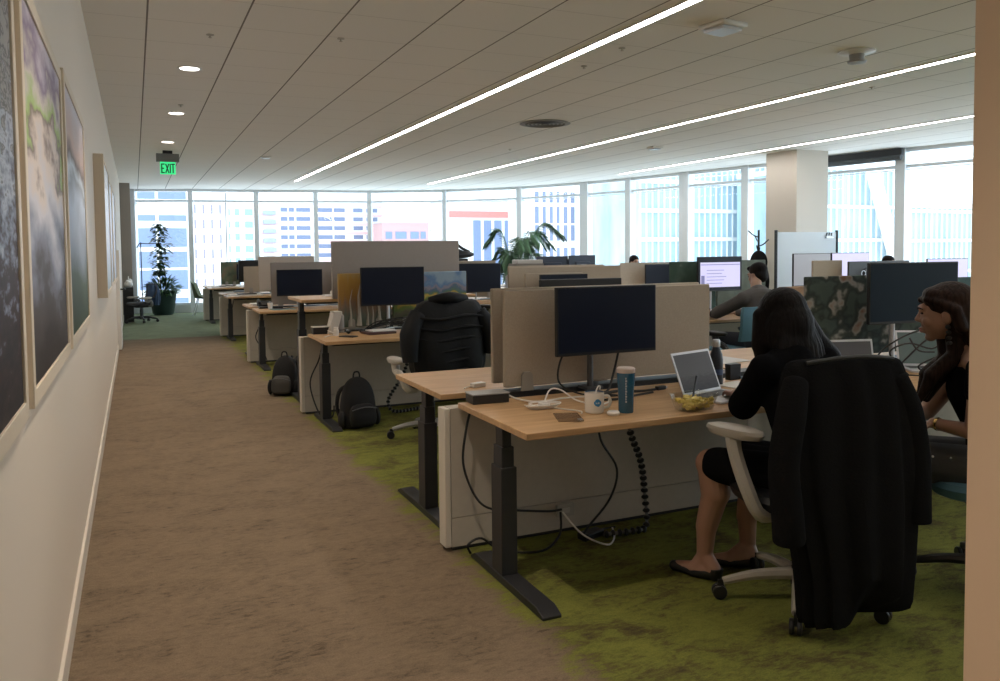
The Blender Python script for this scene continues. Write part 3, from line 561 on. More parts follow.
#NEXT
# ------------------------------------------------------------------ office chairs
def office_chair(loc, rz, label, frame=lgrey, fabric=blk, bh=0.52, pad=None, seat_z=0.47, seat=True, bw=0.23, arms=True, basem=None, armz=0.70, mesh=False, flare=0.0, toe=0.0):
    """sitter faces local +y"""
    t = thing('office_chair', label, 'chair', loc, rz); pad = pad or lgrey; basem = basem or frame
    for k in range(5):
        a = 2 * pi * k / 5 + 0.35; c, s_ = cos(a), sin(a)
        m_ = MB(); m_.tube([(0.03 * c, 0.03 * s_, 0.115), (0.18 * c, 0.18 * s_, 0.105), (0.31 * c, 0.31 * s_, 0.075)], [.028, .022, .016], seg=8, smooth=3); ba = m_.build('base_arm', basem, t)
        m_ = MB()
        for q in (-.014, .014): m_.lathe([(.012, -.009), (.027, -.009), (.03, -.005), (.03, .005), (.027, .009), (.012, .009)], seg=16, M=RM((0.325 * c - s_ * q, 0.325 * s_ + c * q, 0.031), a) @ Matrix.Rotation(pi / 2, 4, 'X'))
        m_.box(-.012, .012, -.006, .006, -.0, .045, RM((0.32 * c, 0.32 * s_, 0.035), a)); m_.build('caster', blk, ba)
    MB().lathe([(.035, .07), (.035, .14), (.025, .15), (.025, .28), (.018, .285), (.018, seat_z - .07)]).build('gas_lift', char if frame is not blk else blk, t)
    Bx(-.11, .11, -.13, .12, seat_z - .10, seat_z - .05).build('mechanism', basem, t, bevel=.015)
    m_ = MB()
    def rr(z, s, n=28, ex=3.2, cy=0.02): return [(math.copysign(abs(cos(2 * pi * j / n)) ** (2 / ex), cos(2 * pi * j / n)) * .25 * s, math.copysign(abs(sin(2 * pi * j / n)) ** (2 / ex), sin(2 * pi * j / n)) * .24 * s + cy, z) for j in range(n)]
    m_.loft([rr(seat_z - .055, .86), rr(seat_z - .045, .95), rr(seat_z - .01, 1), rr(seat_z + .012, .95), rr(seat_z + .018, .8)]); m_.build('seat', fabric, t)
    # backrest: curved shell
    rings = []; n = 15
    for i in range(9):
        u = i / 8; z = seat_z + .10 + bh * u; w = (bw + flare * sin(u * pi)) * (0.82 + .18 * sin(min(1, u * 1.6) * pi / 2)) * (1 - .12 * max(0, u - .8) * 5); y = -.23 - .03 * sin(u * pi) - .05 * u
        fr = [(w * (2 * j / (n - 1) - 1), y + .045 * (2 * j / (n - 1) - 1) ** 2 + .012, z) for j in range(n)]
        bk = [(p[0], p[1] - (.012 if mesh else .03), p[2]) for p in fr][::-1]
        rings.append(fr + bk)
    m_ = MB().loft(rings); m_.build('backrest', fabric, t)
    m_ = MB(); m_.tube([(0, -.10, seat_z - .075), (0, -.24, seat_z - .05), (0, -.29, seat_z + .12), (0, -.295, seat_z + .34)], [.025, .025, .02, .016], smooth=4); m_.build('back_support', basem, t)
    if arms:
        for s in (-1, 1):
            m_ = MB(); m_.tube([(s * .17, -.10, seat_z - .07), (s * .25, -.12, seat_z - .05), (s * .285, -.08, seat_z + .05), (s * .29, .0, armz - .10), (s * .285, .03, armz - .03)], [.022, .028, .030, .030, .036], smooth=4)
            ap = m_.build('arm_post', frame, t)
            m_ = MB(); ct, st = cos(-s * toe), sin(-s * toe)
            m_.loft([[(s * (.285 - toe * .02) + .052 * q * cos(2 * pi * j / 24) * ct - .14 * q * sin(2 * pi * j / 24) * st, .03 + .052 * q * cos(2 * pi * j / 24) * st + .14 * q * sin(2 * pi * j / 24) * ct, z) for j in range(24)] for z, q in ((armz - .045, .6), (armz - .038, .88), (armz - .018, 1.0), (armz - .004, .94), (armz + .004, .7))]); m_.build('arm_pad', pad, ap)
    return t

def drape(name, label, cat, loc, rz, rings, m, parent=None, fold=.012, k1=9, seed=1, n=72, hem=None, sleeves=(), sub=1):
    """garment hanging over a chair back: rings of (z, cx, cy, half width, half depth), local frame of the chair"""
    t = thing(name, label, cat, loc, rz)
    R_ = []; nr = len(rings)
    for i, (z, cx, cy, hw, hd) in enumerate(rings):
        ring = []
        for j in range(n):
            a = 2 * pi * j / n; u = i / (nr - 1); q = 2 / 2.6
            x = math.copysign(abs(cos(a)) ** q, cos(a)) * hw; y = math.copysign(abs(sin(a)) ** q, sin(a)) * hd
            nz = noise.noise(Vector((cos(a) * 2.2 + seed, sin(a) * 2.2, z * 2.0 + seed)))
            f = fold * (0.25 + u) * (sin(k1 * a + 2.5 * nz + seed) + .9 * nz)
            ln = sqrt(x * x + y * y) + 1e-6
            zz = z + (hem(x / max(hw, .01)) if hem and i >= nr - 2 else 0)
            ring.append((cx + x + x / ln * f, cy + y + y / ln * f * 1.2, zz))
        R_.append(ring)
    MB().loft(R_).build('body_cloth', m, t, sub=sub)
    for pts, rs in sleeves:
        MB().tube(pts, rs, seg=14, smooth=4).build('sleeve', m, t, sub=1)
    return t
coatm = mat('black_wool', (0.012, 0.012, 0.013), 1.0, spec=0.03, bump=0.3, scale=120)
puff = mat('black_puffer', (0.009, 0.010, 0.012), 0.6, spec=0.2, bump=0.25, scale=30)
cream = mat('cream_plastic', (0.40, 0.37, 0.32), 0.45)

CH1 = (2.47, 2.49, 0)
office_chair(CH1, radians(-13), 'cream framed office chair under the woman in black, covered by a long black coat', frame=cream, basem=cream, pad=cream, fabric=blk, bh=.44, armz=.735, toe=.45)
cr = drape('long_coat', 'long black coat hanging over the back of the nearest office chair', 'coat', CH1, radians(-13),
      [(1.045, .01, -.265, 0.175, .018), (1.04, .01, -.268, 0.225, .03), (1.02, .01, -.272, 0.247, .045), (.96, .005, -.285, 0.262, .058), (.86, 0, -.30, 0.274, .062), (.72, .0, -.31, 0.281, .065), (.58, .005, -.315, 0.281, .07), (.46, .02, -.32, 0.267, .07), (.34, .03, -.325, 0.244, .072), (.22, .035, -.33, 0.230, .07), (.16, .035, -.33, 0.223, .062), (.13, .035, -.33, 0.216, .055)],
      coatm, fold=.017, k1=13, seed=3, hem=lambda u: (-.085 if u < -.35 else (-.085 + (u + .35) * .55 if u < 0 else (.11 - .17 * u))),
      sleeves=[([(-.205, -.30, .98), (-.255, -.35, .86), (-.295, -.37, .68), (-.29, -.39, .50), (-.28, -.385, .40)], [.045, .056, .056, .058, .060]), ([(.205, -.29, .98), (.255, -.31, .84), (.28, -.325, .66), (.272, -.34, .50), (.268, -.345, .42)], [.045, .054, .052, .054, .056])])
MB().tube([(-.17, -.31, 1.035), (-.05, -.325, 1.052), (.08, -.325, 1.054), (.19, -.305, 1.04)], .008, smooth=3).build('collar_seam', mat('seam_black', (0.03, 0.03, 0.03), .6), cr)

CH2 = (2.10, 5.98, 0)
office_chair(CH2, 0.05, 'office chair at the second bench with a black puffer jacket over it', frame=lgrey, basem=mat('chair_silver', (0.42, .42, .42), .35, metal=.6), pad=lgrey, fabric=blk, bh=.50, armz=.64)
pj = drape('puffer_jacket', 'black quilted puffer jacket hanging over a chair back at the second bench', 'jacket', CH2, 0.05,
      [(1.10, .03, -.29, .17, .04), (1.09, .03, -.29, .22, .07), (1.04, .02, -.295, .27, .10), (.94, 0, -.30, .295, .12), (.86, 0, -.31, .30, .115), (.78, 0, -.315, .305, .13), (.70, 0, -.32, .30, .12), (.62, 0, -.32, .30, .13), (.55, .0, -.32, .28, .12), (.52, .0, -.32, .25, .09)], puff, fold=.010, k1=7, seed=8)
for k, z in enumerate((.98, .90, .82, .74, .66, .58)):
    MB().tube([(-.27 + .01 * k, -.42 + .02, z), (-.1, -.435, z - .02), (.1, -.44, z + .005), (.27 - .01 * k, -.42 + .02, z - .01)], [.006, .013, .013, .006], smooth=3).build('quilted_ridge', puff, pj)
MB().tube([(-.24, -.34, 1.0), (-.32, -.38, .85), (-.325, -.40, .66)], [.06, .075, .055], seg=14, smooth=4).build('sleeve', puff, pj)
MB().tube([(.25, -.34, 1.0), (.33, -.37, .85), (.34, -.38, .68)], [.06, .07, .055], seg=14, smooth=4).build('sleeve', puff, pj)
MB().tube([(-.13, -.30, 1.085), (0, -.36, 1.115), (.16, -.30, 1.095)], [.035, .045, .035], seg=12, smooth=4).build('collar', puff, pj)

# black task chair beyond, mesh back
office_chair((3.62, 8.95, 0), pi + .4, 'black mesh task chair beyond the puffer jacket chair', frame=blk, basem=blk, pad=blk, fabric=blk, bh=.62, mesh=True, armz=.80)
tealf = mat('teal_fabric_chair', (0.075, 0.17, 0.23), 0.85)
office_chair((5.37, 6.28, 0), .25, 'teal backed office chair of the seated man', frame=blk, basem=blk, pad=blk, fabric=tealf, bh=.33, bw=.25, armz=.66)
office_chair((3.30, 2.22, 0), radians(38), 'teal seated office chair under the smiling woman', frame=blk, basem=blk, pad=blk, fabric=tealf, bh=.40, armz=.60, arms=False)

# green shell chair by the windows
t = thing('shell_chair', 'small green shell chair on thin legs by the far windows', 'chair', (1.45, 20.3, 0), -pi / 2 - .2)
gm = mat('olive_shell', (0.13, 0.16, 0.09), 0.6)
rings = []
for i in range(9):
    u = i / 8; pts = []
    for j in range(12):
        a = -pi * .5 + pi * j / 11 * 1.0; v = j / 11 * 2 - 1
        if u < .5: y = .22 - u * .8; z = .43 - .03 * sin(u * 2 * pi) + .10 * v * v * (u * 2) ** 1.2
        else: y = -.18 - (u - .5) * .16; z = .43 + (u - .5) * .76 - .06 * v * v * (u - .5) * 2 + .10 * v * v * (1 - (u - .5) * 2)
        pts.append((v * (.24 - .04 * abs(u - .6)), y + (.10 * v * v if u >= .5 else .05 * v * v * u), z))
    rings.append(pts + [(p[0], p[1] - (.012 if u > .4 else 0), p[2] - (.015 if u < .6 else 0)) for p in pts[::-1]])
MB().loft(rings).build('shell', gm, t)
for sx in (-1, 1):
    for sy in (-1, 1): MB().tube([(sx * .12, sy * .10, .42), (sx * .22, sy * .21, 0.0)], .011).build('leg', silver, t)

# ------------------------------------------------------------------ things on the nearest desk
ZD = 0.73
t = thing('power_box', 'black power box with a grey lid on the corner of the nearest desk', 'power box', (1.53, 3.57, ZD), -.05)
Bx(-.085, .10, -.055, .055, 0, .042).build('body', blk, t, bevel=.003); Bx(-.088, .103, -.058, .058, .042, .048).build('lid', mat('lid_grey', (0.28, 0.27, 0.26), .4), t, bevel=.002)
t = thing('coffee_mug', 'white mug with a blue cloud logo near the front edge of the desk', 'mug', (1.862, 3.11, ZD), radians(-20))
mugm = mat('glazed_ceramic', (0.72, 0.68, 0.62), 0.25)
MB().lathe([(.0001, .0), (.038, .0), (.043, .006), (.044, .09), (.0425, .093), (.041, .09), (.040, .012), (.0001, .01)], seg=32, cap=False).build('cup', mugm, t)
MB().lathe([(.0415, .078), (.0436, .088), (.0425, .0932), (.0400, .088)], seg=32, cap=False).build('blue_rim', mat('mug_blue', (0.04, 0.09, 0.16), .3), t)
MB().tube([(.042, 0, .074), (.064, 0, .072), (.073, 0, .048), (.062, 0, .024), (.042, 0, .022)], .0065, smooth=5).build('handle', mugm, t)
g = MB(); cl = mat('logo_blue', (0.03, 0.20, 0.42), .4)
for a_, z_, r_ in ((-.16, .050, .010), (.0, .054, .013), (.17, .050, .011), (.05, .043, .010), (-.1, .045, .009)):
    g.lathe([(r_, 0), (r_, .0012)], seg=16, M=Matrix.Rotation(a_ - pi / 2 + .15, 4, 'Z') @ Matrix.Translation((.0435, 0, z_)) @ Matrix.Rotation(pi / 2, 4, 'Y'))
g.build('cloud_logo', cl, t)
g = MB()
for k in range(8): a_ = -.2 + k * .052; g.box(.0448, .0456, -.0006, .0006, .046, .052 if k % 3 else .055, Matrix.Rotation(a_ - pi / 2 + .15, 4, 'Z'))
g.build('logo_lettering', paper, t)
g = MB(); g.tube([(.0, .015, .04), (.01, .015, .09), (.022, .018, .115), (.030, .018, .112), (.028, .018, .10)], .0035, smooth=4); g.build('tea_spoon', white_p, t)
t = thing('travel_tumbler', 'tall blue clear tumbler with a pink lid beside the mug', 'tumbler', (1.99, 3.05, ZD))
MB().lathe([(.0001, 0), (.032, 0), (.034, .004), (.036, .10), (.040, .14), (.041, .18), (.038, .18), (.033, .01), (.0001, .008)], seg=28, cap=False).build('cup', mat('blue_tumbler', (0.02, 0.10, 0.18), 0.15, spec=.7), t)
MB().lathe([(.0405, .178), (.0415, .182), (.0415, .198), (.036, .203), (.0001, .203)], seg=28, cap=False).build('lid', mat('pink_lid', (0.60, 0.50, 0.45), .45), t)
g = MB()
for k in range(10): g.box(-.0035, .0035 - .002 * (k % 2), -.0416, -.0405, .05 + k * .0115, .058 + k * .0115, Matrix.Rotation(-.55, 4, 'Z'))
g.build('vertical_lettering', mat('pale_lettering', (0.35, 0.45, 0.52), .4), t)
t = thing('round_puck', 'small white round case lying in front of the mug', 'case', (1.905, 3.02, ZD))
MB().lathe([(.0001, 0), (.022, 0), (.028, .006), (.028, .013), (.022, .019), (.0001, .02)], seg=24, cap=False).build('shell', white_p, t); MB().lathe([(.0282, .0085), (.0284, .0105)], seg=24, cap=False).build('seam', lgrey, t)
t = thing('clear_wallet', 'thin clear grey plastic sleeve lying at the front corner of the desk', 'plastic sleeve', (1.70, 3.06, ZD), -.35)
Bx(-.055, .055, -.085, .085, 0, .006).build('sleeve', mat('smoky_plastic', (0.45, 0.38, 0.30), .12, alpha=.15), t, bevel=.002); Bx(.03, .05, -.08, -.05, .006, .0075).build('clip', silver, t)

def cable(pts, r, m, label, name='cable', smooth=6):
    o = MB().tube(pts, r, seg=6, smooth=smooth).build(name, m); return tag(o, label, 'cable')
wc = mat('white_cable', (0.75, 0.72, 0.68), .5); bc = mat('black_cable', (0.012, 0.012, 0.012), .5); zc = ZD + .004
cable([(1.63, 3.56, zc + .03), (1.66, 3.50, zc + .012), (1.74, 3.44, zc), (1.90, 3.46, zc), (2.03, 3.44, zc), (2.06, 3.30, zc), (1.90, 3.19, zc)], .0042, wc, 'white cable running from the power box towards the mug')
cable([(1.66, 3.30, zc), (1.72, 3.34, zc + .005), (1.80, 3.42, zc + .055), (1.86, 3.42, zc + .05), (1.90, 3.33, zc + .01), (1.96, 3.20, zc)], .004, wc, 'white cable arching up in a loop behind the mug')
cable([(1.72, 3.30, zc), (1.78, 3.20, zc), (1.81, 3.14, zc), (1.79, 3.10, zc)], .0035, wc, 'short white cable end by the mug')
t = thing('tangled_cable', 'bundled white charging cable coiled on the desk', 'cable', (1.70, 3.30, ZD)); t.scale = (1.5, 1.5, 1.1)
for k in range(4): MB().tube([((.045 + .005 * k) * cos(a_ * pi / 4 + k), (.022 + .004 * k) * sin(a_ * pi / 4 + k), .004 + .005 * k) for a_ in range(8)], .0026, seg=6, smooth=3).build('loop', wc, t)
Bx(-.012, .02, -.012, .012, 0.004, .024).build('plug', white_p, t, bevel=.003)
cable([(2.0, 3.53, 1.0), (1.93, 3.54, .92), (1.92, 3.55, .80), (2.0, 3.5, .745), (2.10, 3.42, zc), (2.2, 3.40, zc)], .005, bc, 'black monitor cable looping down left under the nearest monitor')
cable([(2.26, 3.53, .94), (2.24, 3.54, .84), (2.18, 3.5, .75), (2.12, 3.46, zc + .005), (2.2, 3.36, zc)], .006, bc, 'black cable dropping right beneath the nearest monitor')
cable([(2.05, 3.40, zc + .008), (2.2, 3.46, zc + .01), (2.34, 3.45, zc), (2.45, 3.46, zc)], .008, bc, 'thick black cable lying behind the blue tumbler')
cable([(2.02, 3.34, zc), (2.14, 3.30, zc + .004), (2.24, 3.36, zc), (2.38, 3.40, zc)], .006, bc, 'thin black cable lying in front of the thick one')
t = thing('cable_plug', 'small black plug at the cable end left of the laptop', 'plug', (2.47, 3.46, ZD), .2); Bx(-.03, .03, -.012, .012, 0, .02).build('body', blk, t, bevel=.003); Bx(.03, .045, -.006, .006, .006, .014).build('prongs', silver, t)

def laptop(loc, rz, ang, label, w=.31, d=.215, disp=scr, shell=alu, z=ZD):
    """hinge along local x at y=0, keyboard extends to -y"""
    t = thing('laptop', label, 'laptop', (loc[0], loc[1], z), rz); h = w / 2
    lb = Bx(-h, h, -d, 0, 0.002, .014).build('base', shell, t, bevel=.003)
    Bx(-h + .03, h - .03, -d * .52, -.02, .014, .0150).build('keyboard', blk, lb); Bx(-.05, .05, -d + .01, -d * .58, .014, .0147).build('trackpad', lgrey, lb)
    M = Matrix.Translation((0, 0, .014)) @ Matrix.Rotation(-ang, 4, 'X')
    ld = MB().box(-h, h, -.000, .006, 0, d, M).build('lid', shell, t, bevel=.002)
    MB().box(-h + .012, h - .012, -.0012, 0.0, .012, d - .012, M).build('screen', disp, ld)
    return t
lp = ramp_mat('laptop_display', [(0.0, (0.06, 0.06, 0.07)), (0.45, (0.11, 0.11, 0.12)), (0.5, (0.14, 0.14, 0.15)), (1.0, (0.13, 0.13, 0.14))], scale=30, amount=.5, lo=0, hi=.2, rough=.4, spec=.1, stretch=(1, 1, 12))
laptop((2.565, 3.235), radians(16), radians(22), 'open silver laptop in front of the woman in black', disp=lp)
laptop((3.52, 3.20), radians(-18), radians(12), 'open laptop whose lid shows just above the coat', disp=lp)
laptop((4.30, 3.36), radians(-30), radians(16), 'open pale laptop with greenish screen behind the wire stand', disp=mat('green_display', (0.10, 0.15, 0.15), .25), w=.29)
t = thing('wire_stand', 'black bent wire stand with crossing loops near the smiling woman', 'stand', (3.93, 3.16, ZD), -.5)
for pts in ([(-.18, 0, .01), (-.17, 0, .12), (-.08, 0, .20), (.05, .0, .26), (.16, .0, .25)], [(-.10, 0, .02), (-.02, 0, .10), (.08, 0, .20), (.15, 0, .24)], [(.0, 0, .01), (-.08, 0, .09), (-.10, .0, .15), (0, 0, .19), (.12, 0, .16), (.18, 0, .20)], [(-.12, .05, .004), (.0, .05, .004), (.12, .02, .004), (.05, .0, .06), (.16, 0, .12)], [(.0, 0, .22), (.05, 0, .15), (.14, .01, .14)]):
    MB().tube(pts, .005, seg=6, smooth=5).build('wire_loop', bc, t)

t = thing('salad_bowl', 'clear plastic box of yellow fruit chunks with a black fork', 'food container', (2.30, 2.965, ZD), radians(8)); t.scale = (1.12, 1.1, 1.0)
o_ = MB()
def rect(hx, hy, z, n=32, ex=5): return [(math.copysign(abs(cos(2 * pi * j / n)) ** (2 / ex), cos(2 * pi * j / n)) * hx, math.copysign(abs(sin(2 * pi * j / n)) ** (2 / ex), sin(2 * pi * j / n)) * hy, z) for j in range(n)]
o_.loft([rect(.070, .050, .001), rect(.072, .052, .004), rect(.090, .068, .068), rect(.095, .073, .070), rect(.088, .066, .066), rect(.070, .050, .006)], cap=True); o_.build('container', clearp, t)
fr = mat('yellow_fruit', (0.78, 0.62, 0.16), .45, var=.3, scale=30)
for k in range(38):
    q = random.random; px, py, pz = (q() - .5) * .125, (q() - .5) * .085, .016 + .036 * q()
    MB().box(-.012, .012, -.010, .010, -.008, .009, Matrix.Translation((px, py, pz)) @ Matrix.Rotation(q() * 3, 4, 'Z') @ Matrix.Rotation(q() - .5, 4, 'X')).build('fruit_chunk', fr, t, bevel=.004)
g = MB(); g.tube([(-.01, .0, .03), (.03, .03, .075), (.075, .06, .135)], [.008, .004, .005], smooth=3)
g.build('fork', blk, t)
t = thing('water_bottle', 'black steel water bottle with a silver cap behind the laptop', 'bottle', (2.83, 3.46, ZD))
MB().lathe([(.0001, 0), (.033, 0), (.036, .005), (.036, .135), (.032, .165), (.020, .195), (.017, .205)], seg=24, cap=False).build('flask', mat('bottle_black', (0.012, 0.018, 0.030), .3), t)
MB().lathe([(.019, .203), (.021, .206), (.021, .235), (.018, .242), (.0001, .243)], seg=20, cap=False).build('cap', silver, t)
MB().lathe([(.0363, .055), (.0363, .085)], seg=24, cap=False).build('label_band', mat('navy_label', (0.03, 0.06, 0.14), .4), t)
t = thing('cardboard_box', 'small black box standing beside the black bottle', 'box', (3.02, 3.55, ZD), .1); Bx(-.04, .04, -.02, .02, 0, .085).build('box_body', blk, t, bevel=.002); Bx(-.041, .041, -.021, .021, .07, .088).build('box_lid', char, t, bevel=.002)
for k, (x, y, z, rz, w, d, c, lb) in enumerate([(2.93, 3.33, 0, .2, .21, .28, (0.75, 0.72, 0.68), 'white sheet of paper beside the open laptop'), (3.13, 3.44, 0, -.1, .16, .22, (0.14, 0.22, 0.34), 'blue notebook on the desk past the laptop'), (2.83, 3.17, 0.003, .5, .10, .14, (0.48, 0.24, 0.24), 'pink patterned wrapper near the laptop keyboard'), (3.4, 4.2, 0, .1, .42, .3, (0.62, 0.60, 0.58), 'white paper sheet on the far side desk, beyond the bottle')]):
    t = thing('paper_sheet' if k != 1 else 'notebook', lb, 'paper' if k != 1 else 'notebook', (x, y, ZD), rz)
    Bx(-w / 2, w / 2, -d / 2, d / 2, 0.001 + z, .004 + z + (.01 if k == 1 else 0)).build('cover', mat('sheet_%d' % k, c, .7, var=.25 if k == 2 else 0, scale=60), t)

# back-row desk objects
t = thing('cable_adapter', 'small white adapter on the desk behind the power box', 'adapter', (1.66, 3.98, ZD), .3); Bx(-.04, .04, -.02, .02, 0, .024).build('body', white_p, t, bevel=.004); MB().tube([(-.04, 0, .012), (-.08, .01, .004), (-.1, -.01, .004)], .003, smooth=3).build('lead', wc, t)

# spine cable chain and loose cables below the desk
def spine(pts, label, n):
    t = thing('cable_spine', label, 'cable guide', pts[0]); P = [Vector(p) - Vector(pts[0]) for p in pts]
    L = [0]
    for a_, b_ in zip(P, P[1:]): L.append(L[-1] + (b_ - a_).length)
    for k in range(n):
        d = L[-1] * (k + .5) / n; i = max(j for j in range(len(P) - 1) if L[j] <= d); u = (d - L[i]) / (L[i + 1] - L[i]); c = P[i].lerp(P[i + 1], u); dr = (P[i + 1] - P[i]).normalized()
        M = Matrix.Translation(c) @ dr.to_track_quat('Z', 'Y').to_matrix().to_4x4()
        m_ = MB(); m_.lathe([(.006, -.012), (.012, -.010), (.019, -.003), (.019, .003), (.012, .010), (.006, .012)], seg=10, M=M); m_.build('link', blk, t)
    MB().tube(P, .008, smooth=4).build('core_cable', mat('core_grey', (0.16, 0.16, 0.16), .5), t)
    return t
def curve(pts, k=5):
    P = [Vector(p) for p in pts]; Q = []
    for i in range(len(P) - 1):
        a, b, c, d = P[max(0, i - 1)], P[i], P[i + 1], P[min(len(P) - 1, i + 2)]
        for j in range(k):
            t = j / k; Q.append(0.5 * ((2 * b) + (c - a) * t + (2 * a - 5 * b + 4 * c - d) * t * t + (3 * b - a - 3 * c + d) * t ** 3))
    return Q + [P[-1]]
spine(curve([(2.19, 3.35, .70), (2.23, 3.38, .55), (2.32, 3.42, .38), (2.37, 3.46, .20), (2.38, 3.46, .03), (2.30, 3.44, .02), (2.12, 3.46, .02)]), 'black beaded cable guide hanging under the nearest desk', 27)
spine(curve([(2.36, 7.16, .70), (2.30, 7.14, .5), (2.20, 7.10, .3), (2.06, 7.05, .12), (2.1, 7.0, .02), (2.35, 7.05, .02)]), 'black beaded cable guide hanging under the second bench desk', 30)
cable([(1.45, 3.57, .70), (1.42, 3.56, .60), (1.40, 3.55, .45), (1.45, 3.55, .30), (1.52, 3.54, .22), (1.66, 3.53, .19), (1.85, 3.54, .155), (1.93, 3.55, .15)], .006, bc, 'black cable hanging down the left end of the nearest partition')
cable([(2.10, 3.48, .69), (2.13, 3.50, .50), (2.24, 3.52, .33), (2.20, 3.52, .18), (2.06, 3.5, .06), (2.0, 3.46, .03)], .006, bc, 'black cable hanging below the middle of the nearest desk')
cable([(1.93, 3.54, .14), (2.0, 3.46, .04), (2.08, 3.36, .008), (2.16, 3.42, .01), (2.20, 3.50, .03)], .0045, wc, 'white cable sagging across the floor below the desk')
cable([(1.42, 3.52, .02), (1.40, 3.50, .07), (1.47, 3.50, .09), (1.56, 3.46, .03), (1.75, 3.42, .01), (1.88, 3.48, .05), (1.92, 3.54, .14)], .006, bc, 'black cable curling on the carpet behind the nearest desk foot')
t = thing('floor_outlet', 'grey outlet box at the foot of the nearest partition', 'outlet', (1.97, 3.575, .10)); Bx(-.05, .05, 0.0, .018, .0, .065).build('cover', mat('outlet_grey', (0.40, 0.37, 0.32), .5), t, bevel=.003); Bx(-.02, .02, -.004, .0, .02, .045).build('socket', lgrey, t)
t = thing('power_adapter', 'black power brick lying on the carpet below the desk', 'adapter', (2.07, 3.50, 0), .3); Bx(-.07, .07, -.03, .03, 0, .035).build('brick', blk, t, bevel=.006); MB().tube([(.07, 0, .02), (.13, .02, .01), (.19, .0, .01)], .005, smooth=3).build('lead', bc, t)

# second bench things
for args in [((1.47, 7.02, .66), (1.47, 7.2, .5), (1.40, 7.25, .3), (1.42, 7.1, .1), (1.46, 6.95, .02), (1.52, 6.9, .05), (1.55, 6.98, .12))]:
    cable(list(args), .007, bc, 'black cable hanging at the left end of the second bench')
cable([(1.49, 10.85, .66), (1.46, 10.9, .5), (1.42, 10.95, .35), (1.50, 10.95, .2), (1.55, 10.9, .05)], .007, bc, 'black cable hanging at the left end of the third bench')
cable([(1.55, 14.65, .66), (1.50, 14.6, .45), (1.45, 14.55, .25), (1.5, 14.5, .05)], .007, bc, 'black cable hanging at the left end of the fourth bench')
t = thing('desk_phone', 'cream speaker wedge standing on the left corner of the second bench desk', 'speaker', (1.60, 7.22, ZD), .2)
MB().loft([[(x + dx, y, z) for x, y in ((-.05, -.04), (.03, -.04), (.03, .05), (-.05, .05))] for z, dx in ((0, 0), (.10, .03), (.19, .055), (.20, .05))]).build('body', lgrey, t, bevel=.012)
t = thing('cream_cylinder', 'grey rounded speaker tube next to the cream wedge', 'speaker', (1.69, 7.28, ZD)); MB().lathe([(.0001, 0), (.03, 0), (.035, .01), (.033, .15), (.02, .17), (.0001, .172)], seg=20, cap=False).build('body', mat('mid_grey', (0.3, 0.29, 0.28), .5), t); MB().lathe([(.034, .02), (.0365, .025), (.034, .03)], seg=20, cap=False).build('ring', blk, t)
t = thing('pill_bottle', 'small white bottle at the left corner of the second bench desk', 'bottle', (1.59, 7.02, ZD)); MB().lathe([(.0001, 0), (.022, 0), (.024, .01), (.024, .05), (.018, .056)], seg=16, cap=False).build('bottle_body', white_p, t); MB().lathe([(.02, .055), (.02, .075), (.0001, .076)], seg=16, cap=False).build('cap', white_p, t)
t = thing('power_box', 'black power box with pale edge on the second bench corner', 'power box', (1.50, 7.26, ZD)); Bx(-.07, .07, -.05, .05, 0, .06).build('body', blk, t, bevel=.004); Bx(-.074, .074, -.054, .054, .06, .066).build('lid', lgrey, t)
cable([(1.55, 7.18, zc + .03), (1.60, 7.10, zc), (1.52, 7.0, zc), (1.46, 6.9, zc)], .005, wc, 'white cable on the left corner of the second bench desk')
t = thing('notebook_stack', 'dark notebook with white papers on the second bench desk', 'papers', (1.98, 7.02, ZD), .15); Bx(-.14, .12, -.10, .10, 0, .02).build('notebook', mat('maroon_cover', (0.07, 0.03, 0.03), .5), t, bevel=.003); Bx(-.08, .15, -.04, .13, .02, .028).build('white_papers', paper, t)
t = thing('mobile_phone', 'black phone lying on the second bench desk near its left end', 'phone', (1.66, 6.86, ZD), .7); Bx(-.04, .04, -.075, .075, 0, .010).build('body', blk, t, bevel=.004); Bx(-.035, .035, -.068, .068, .010, .011).build('glass', scr, t)
t = thing('headphones', 'small dark headset lying between the phone and the papers', 'headset', (1.78, 7.12, ZD))
MB().tube([(-.06, 0, .02), (-.05, .05, .02), (0, .08, .025), (.05, .05, .02), (.06, 0, .02)], .007, smooth=4).build('headband', blk, t)
for s in (-1, 1): MB().ell((s * .06, -.01, .022), (.022, .028, .020)).build('ear_cushion', blk, t)
t = thing('cable_clutter', 'tangle of dark cables below the monitor on the second bench', 'cables', (2.25, 7.27, ZD))
for k in range(9):
    q = random.random; a_ = [(-.32 + .6 * j / 4 + .08 * (q() - .5), .03 * (q() - .5), .01 + (.10 * q() if 0 < j < 4 else .0)) for j in range(5)]
    MB().tube(a_, .006, smooth=4, seg=6).build('strand', bc, t)
for k, (x, y, lb) in enumerate([(3.28, 7.75, 'white paper sheets right of the puffer jacket'), (3.35, 7.10, 'white papers lying on the second bench right of the jacket')]):
    t = thing('paper_stack', lb, 'papers', (x, y, ZD), .1); Bx(-.15, .15, -.11, .11, 0, .012).build('sheets', paper, t); Bx(-.10, .14, -.08, .12, .012, .018).build('top_sheet', paper, t)
t = thing('desk_shelf_box', 'dark slotted tray on the raised desk right end', 'tray', (1.80, 8.1, 1.02)); Bx(-.08, .10, -.1, .1, 0, .012).build('tray_base', white_p, t); MB().ell((.03, 0, .035), (.05, .04, .03)).build('crumpled_cloth', paper, t)
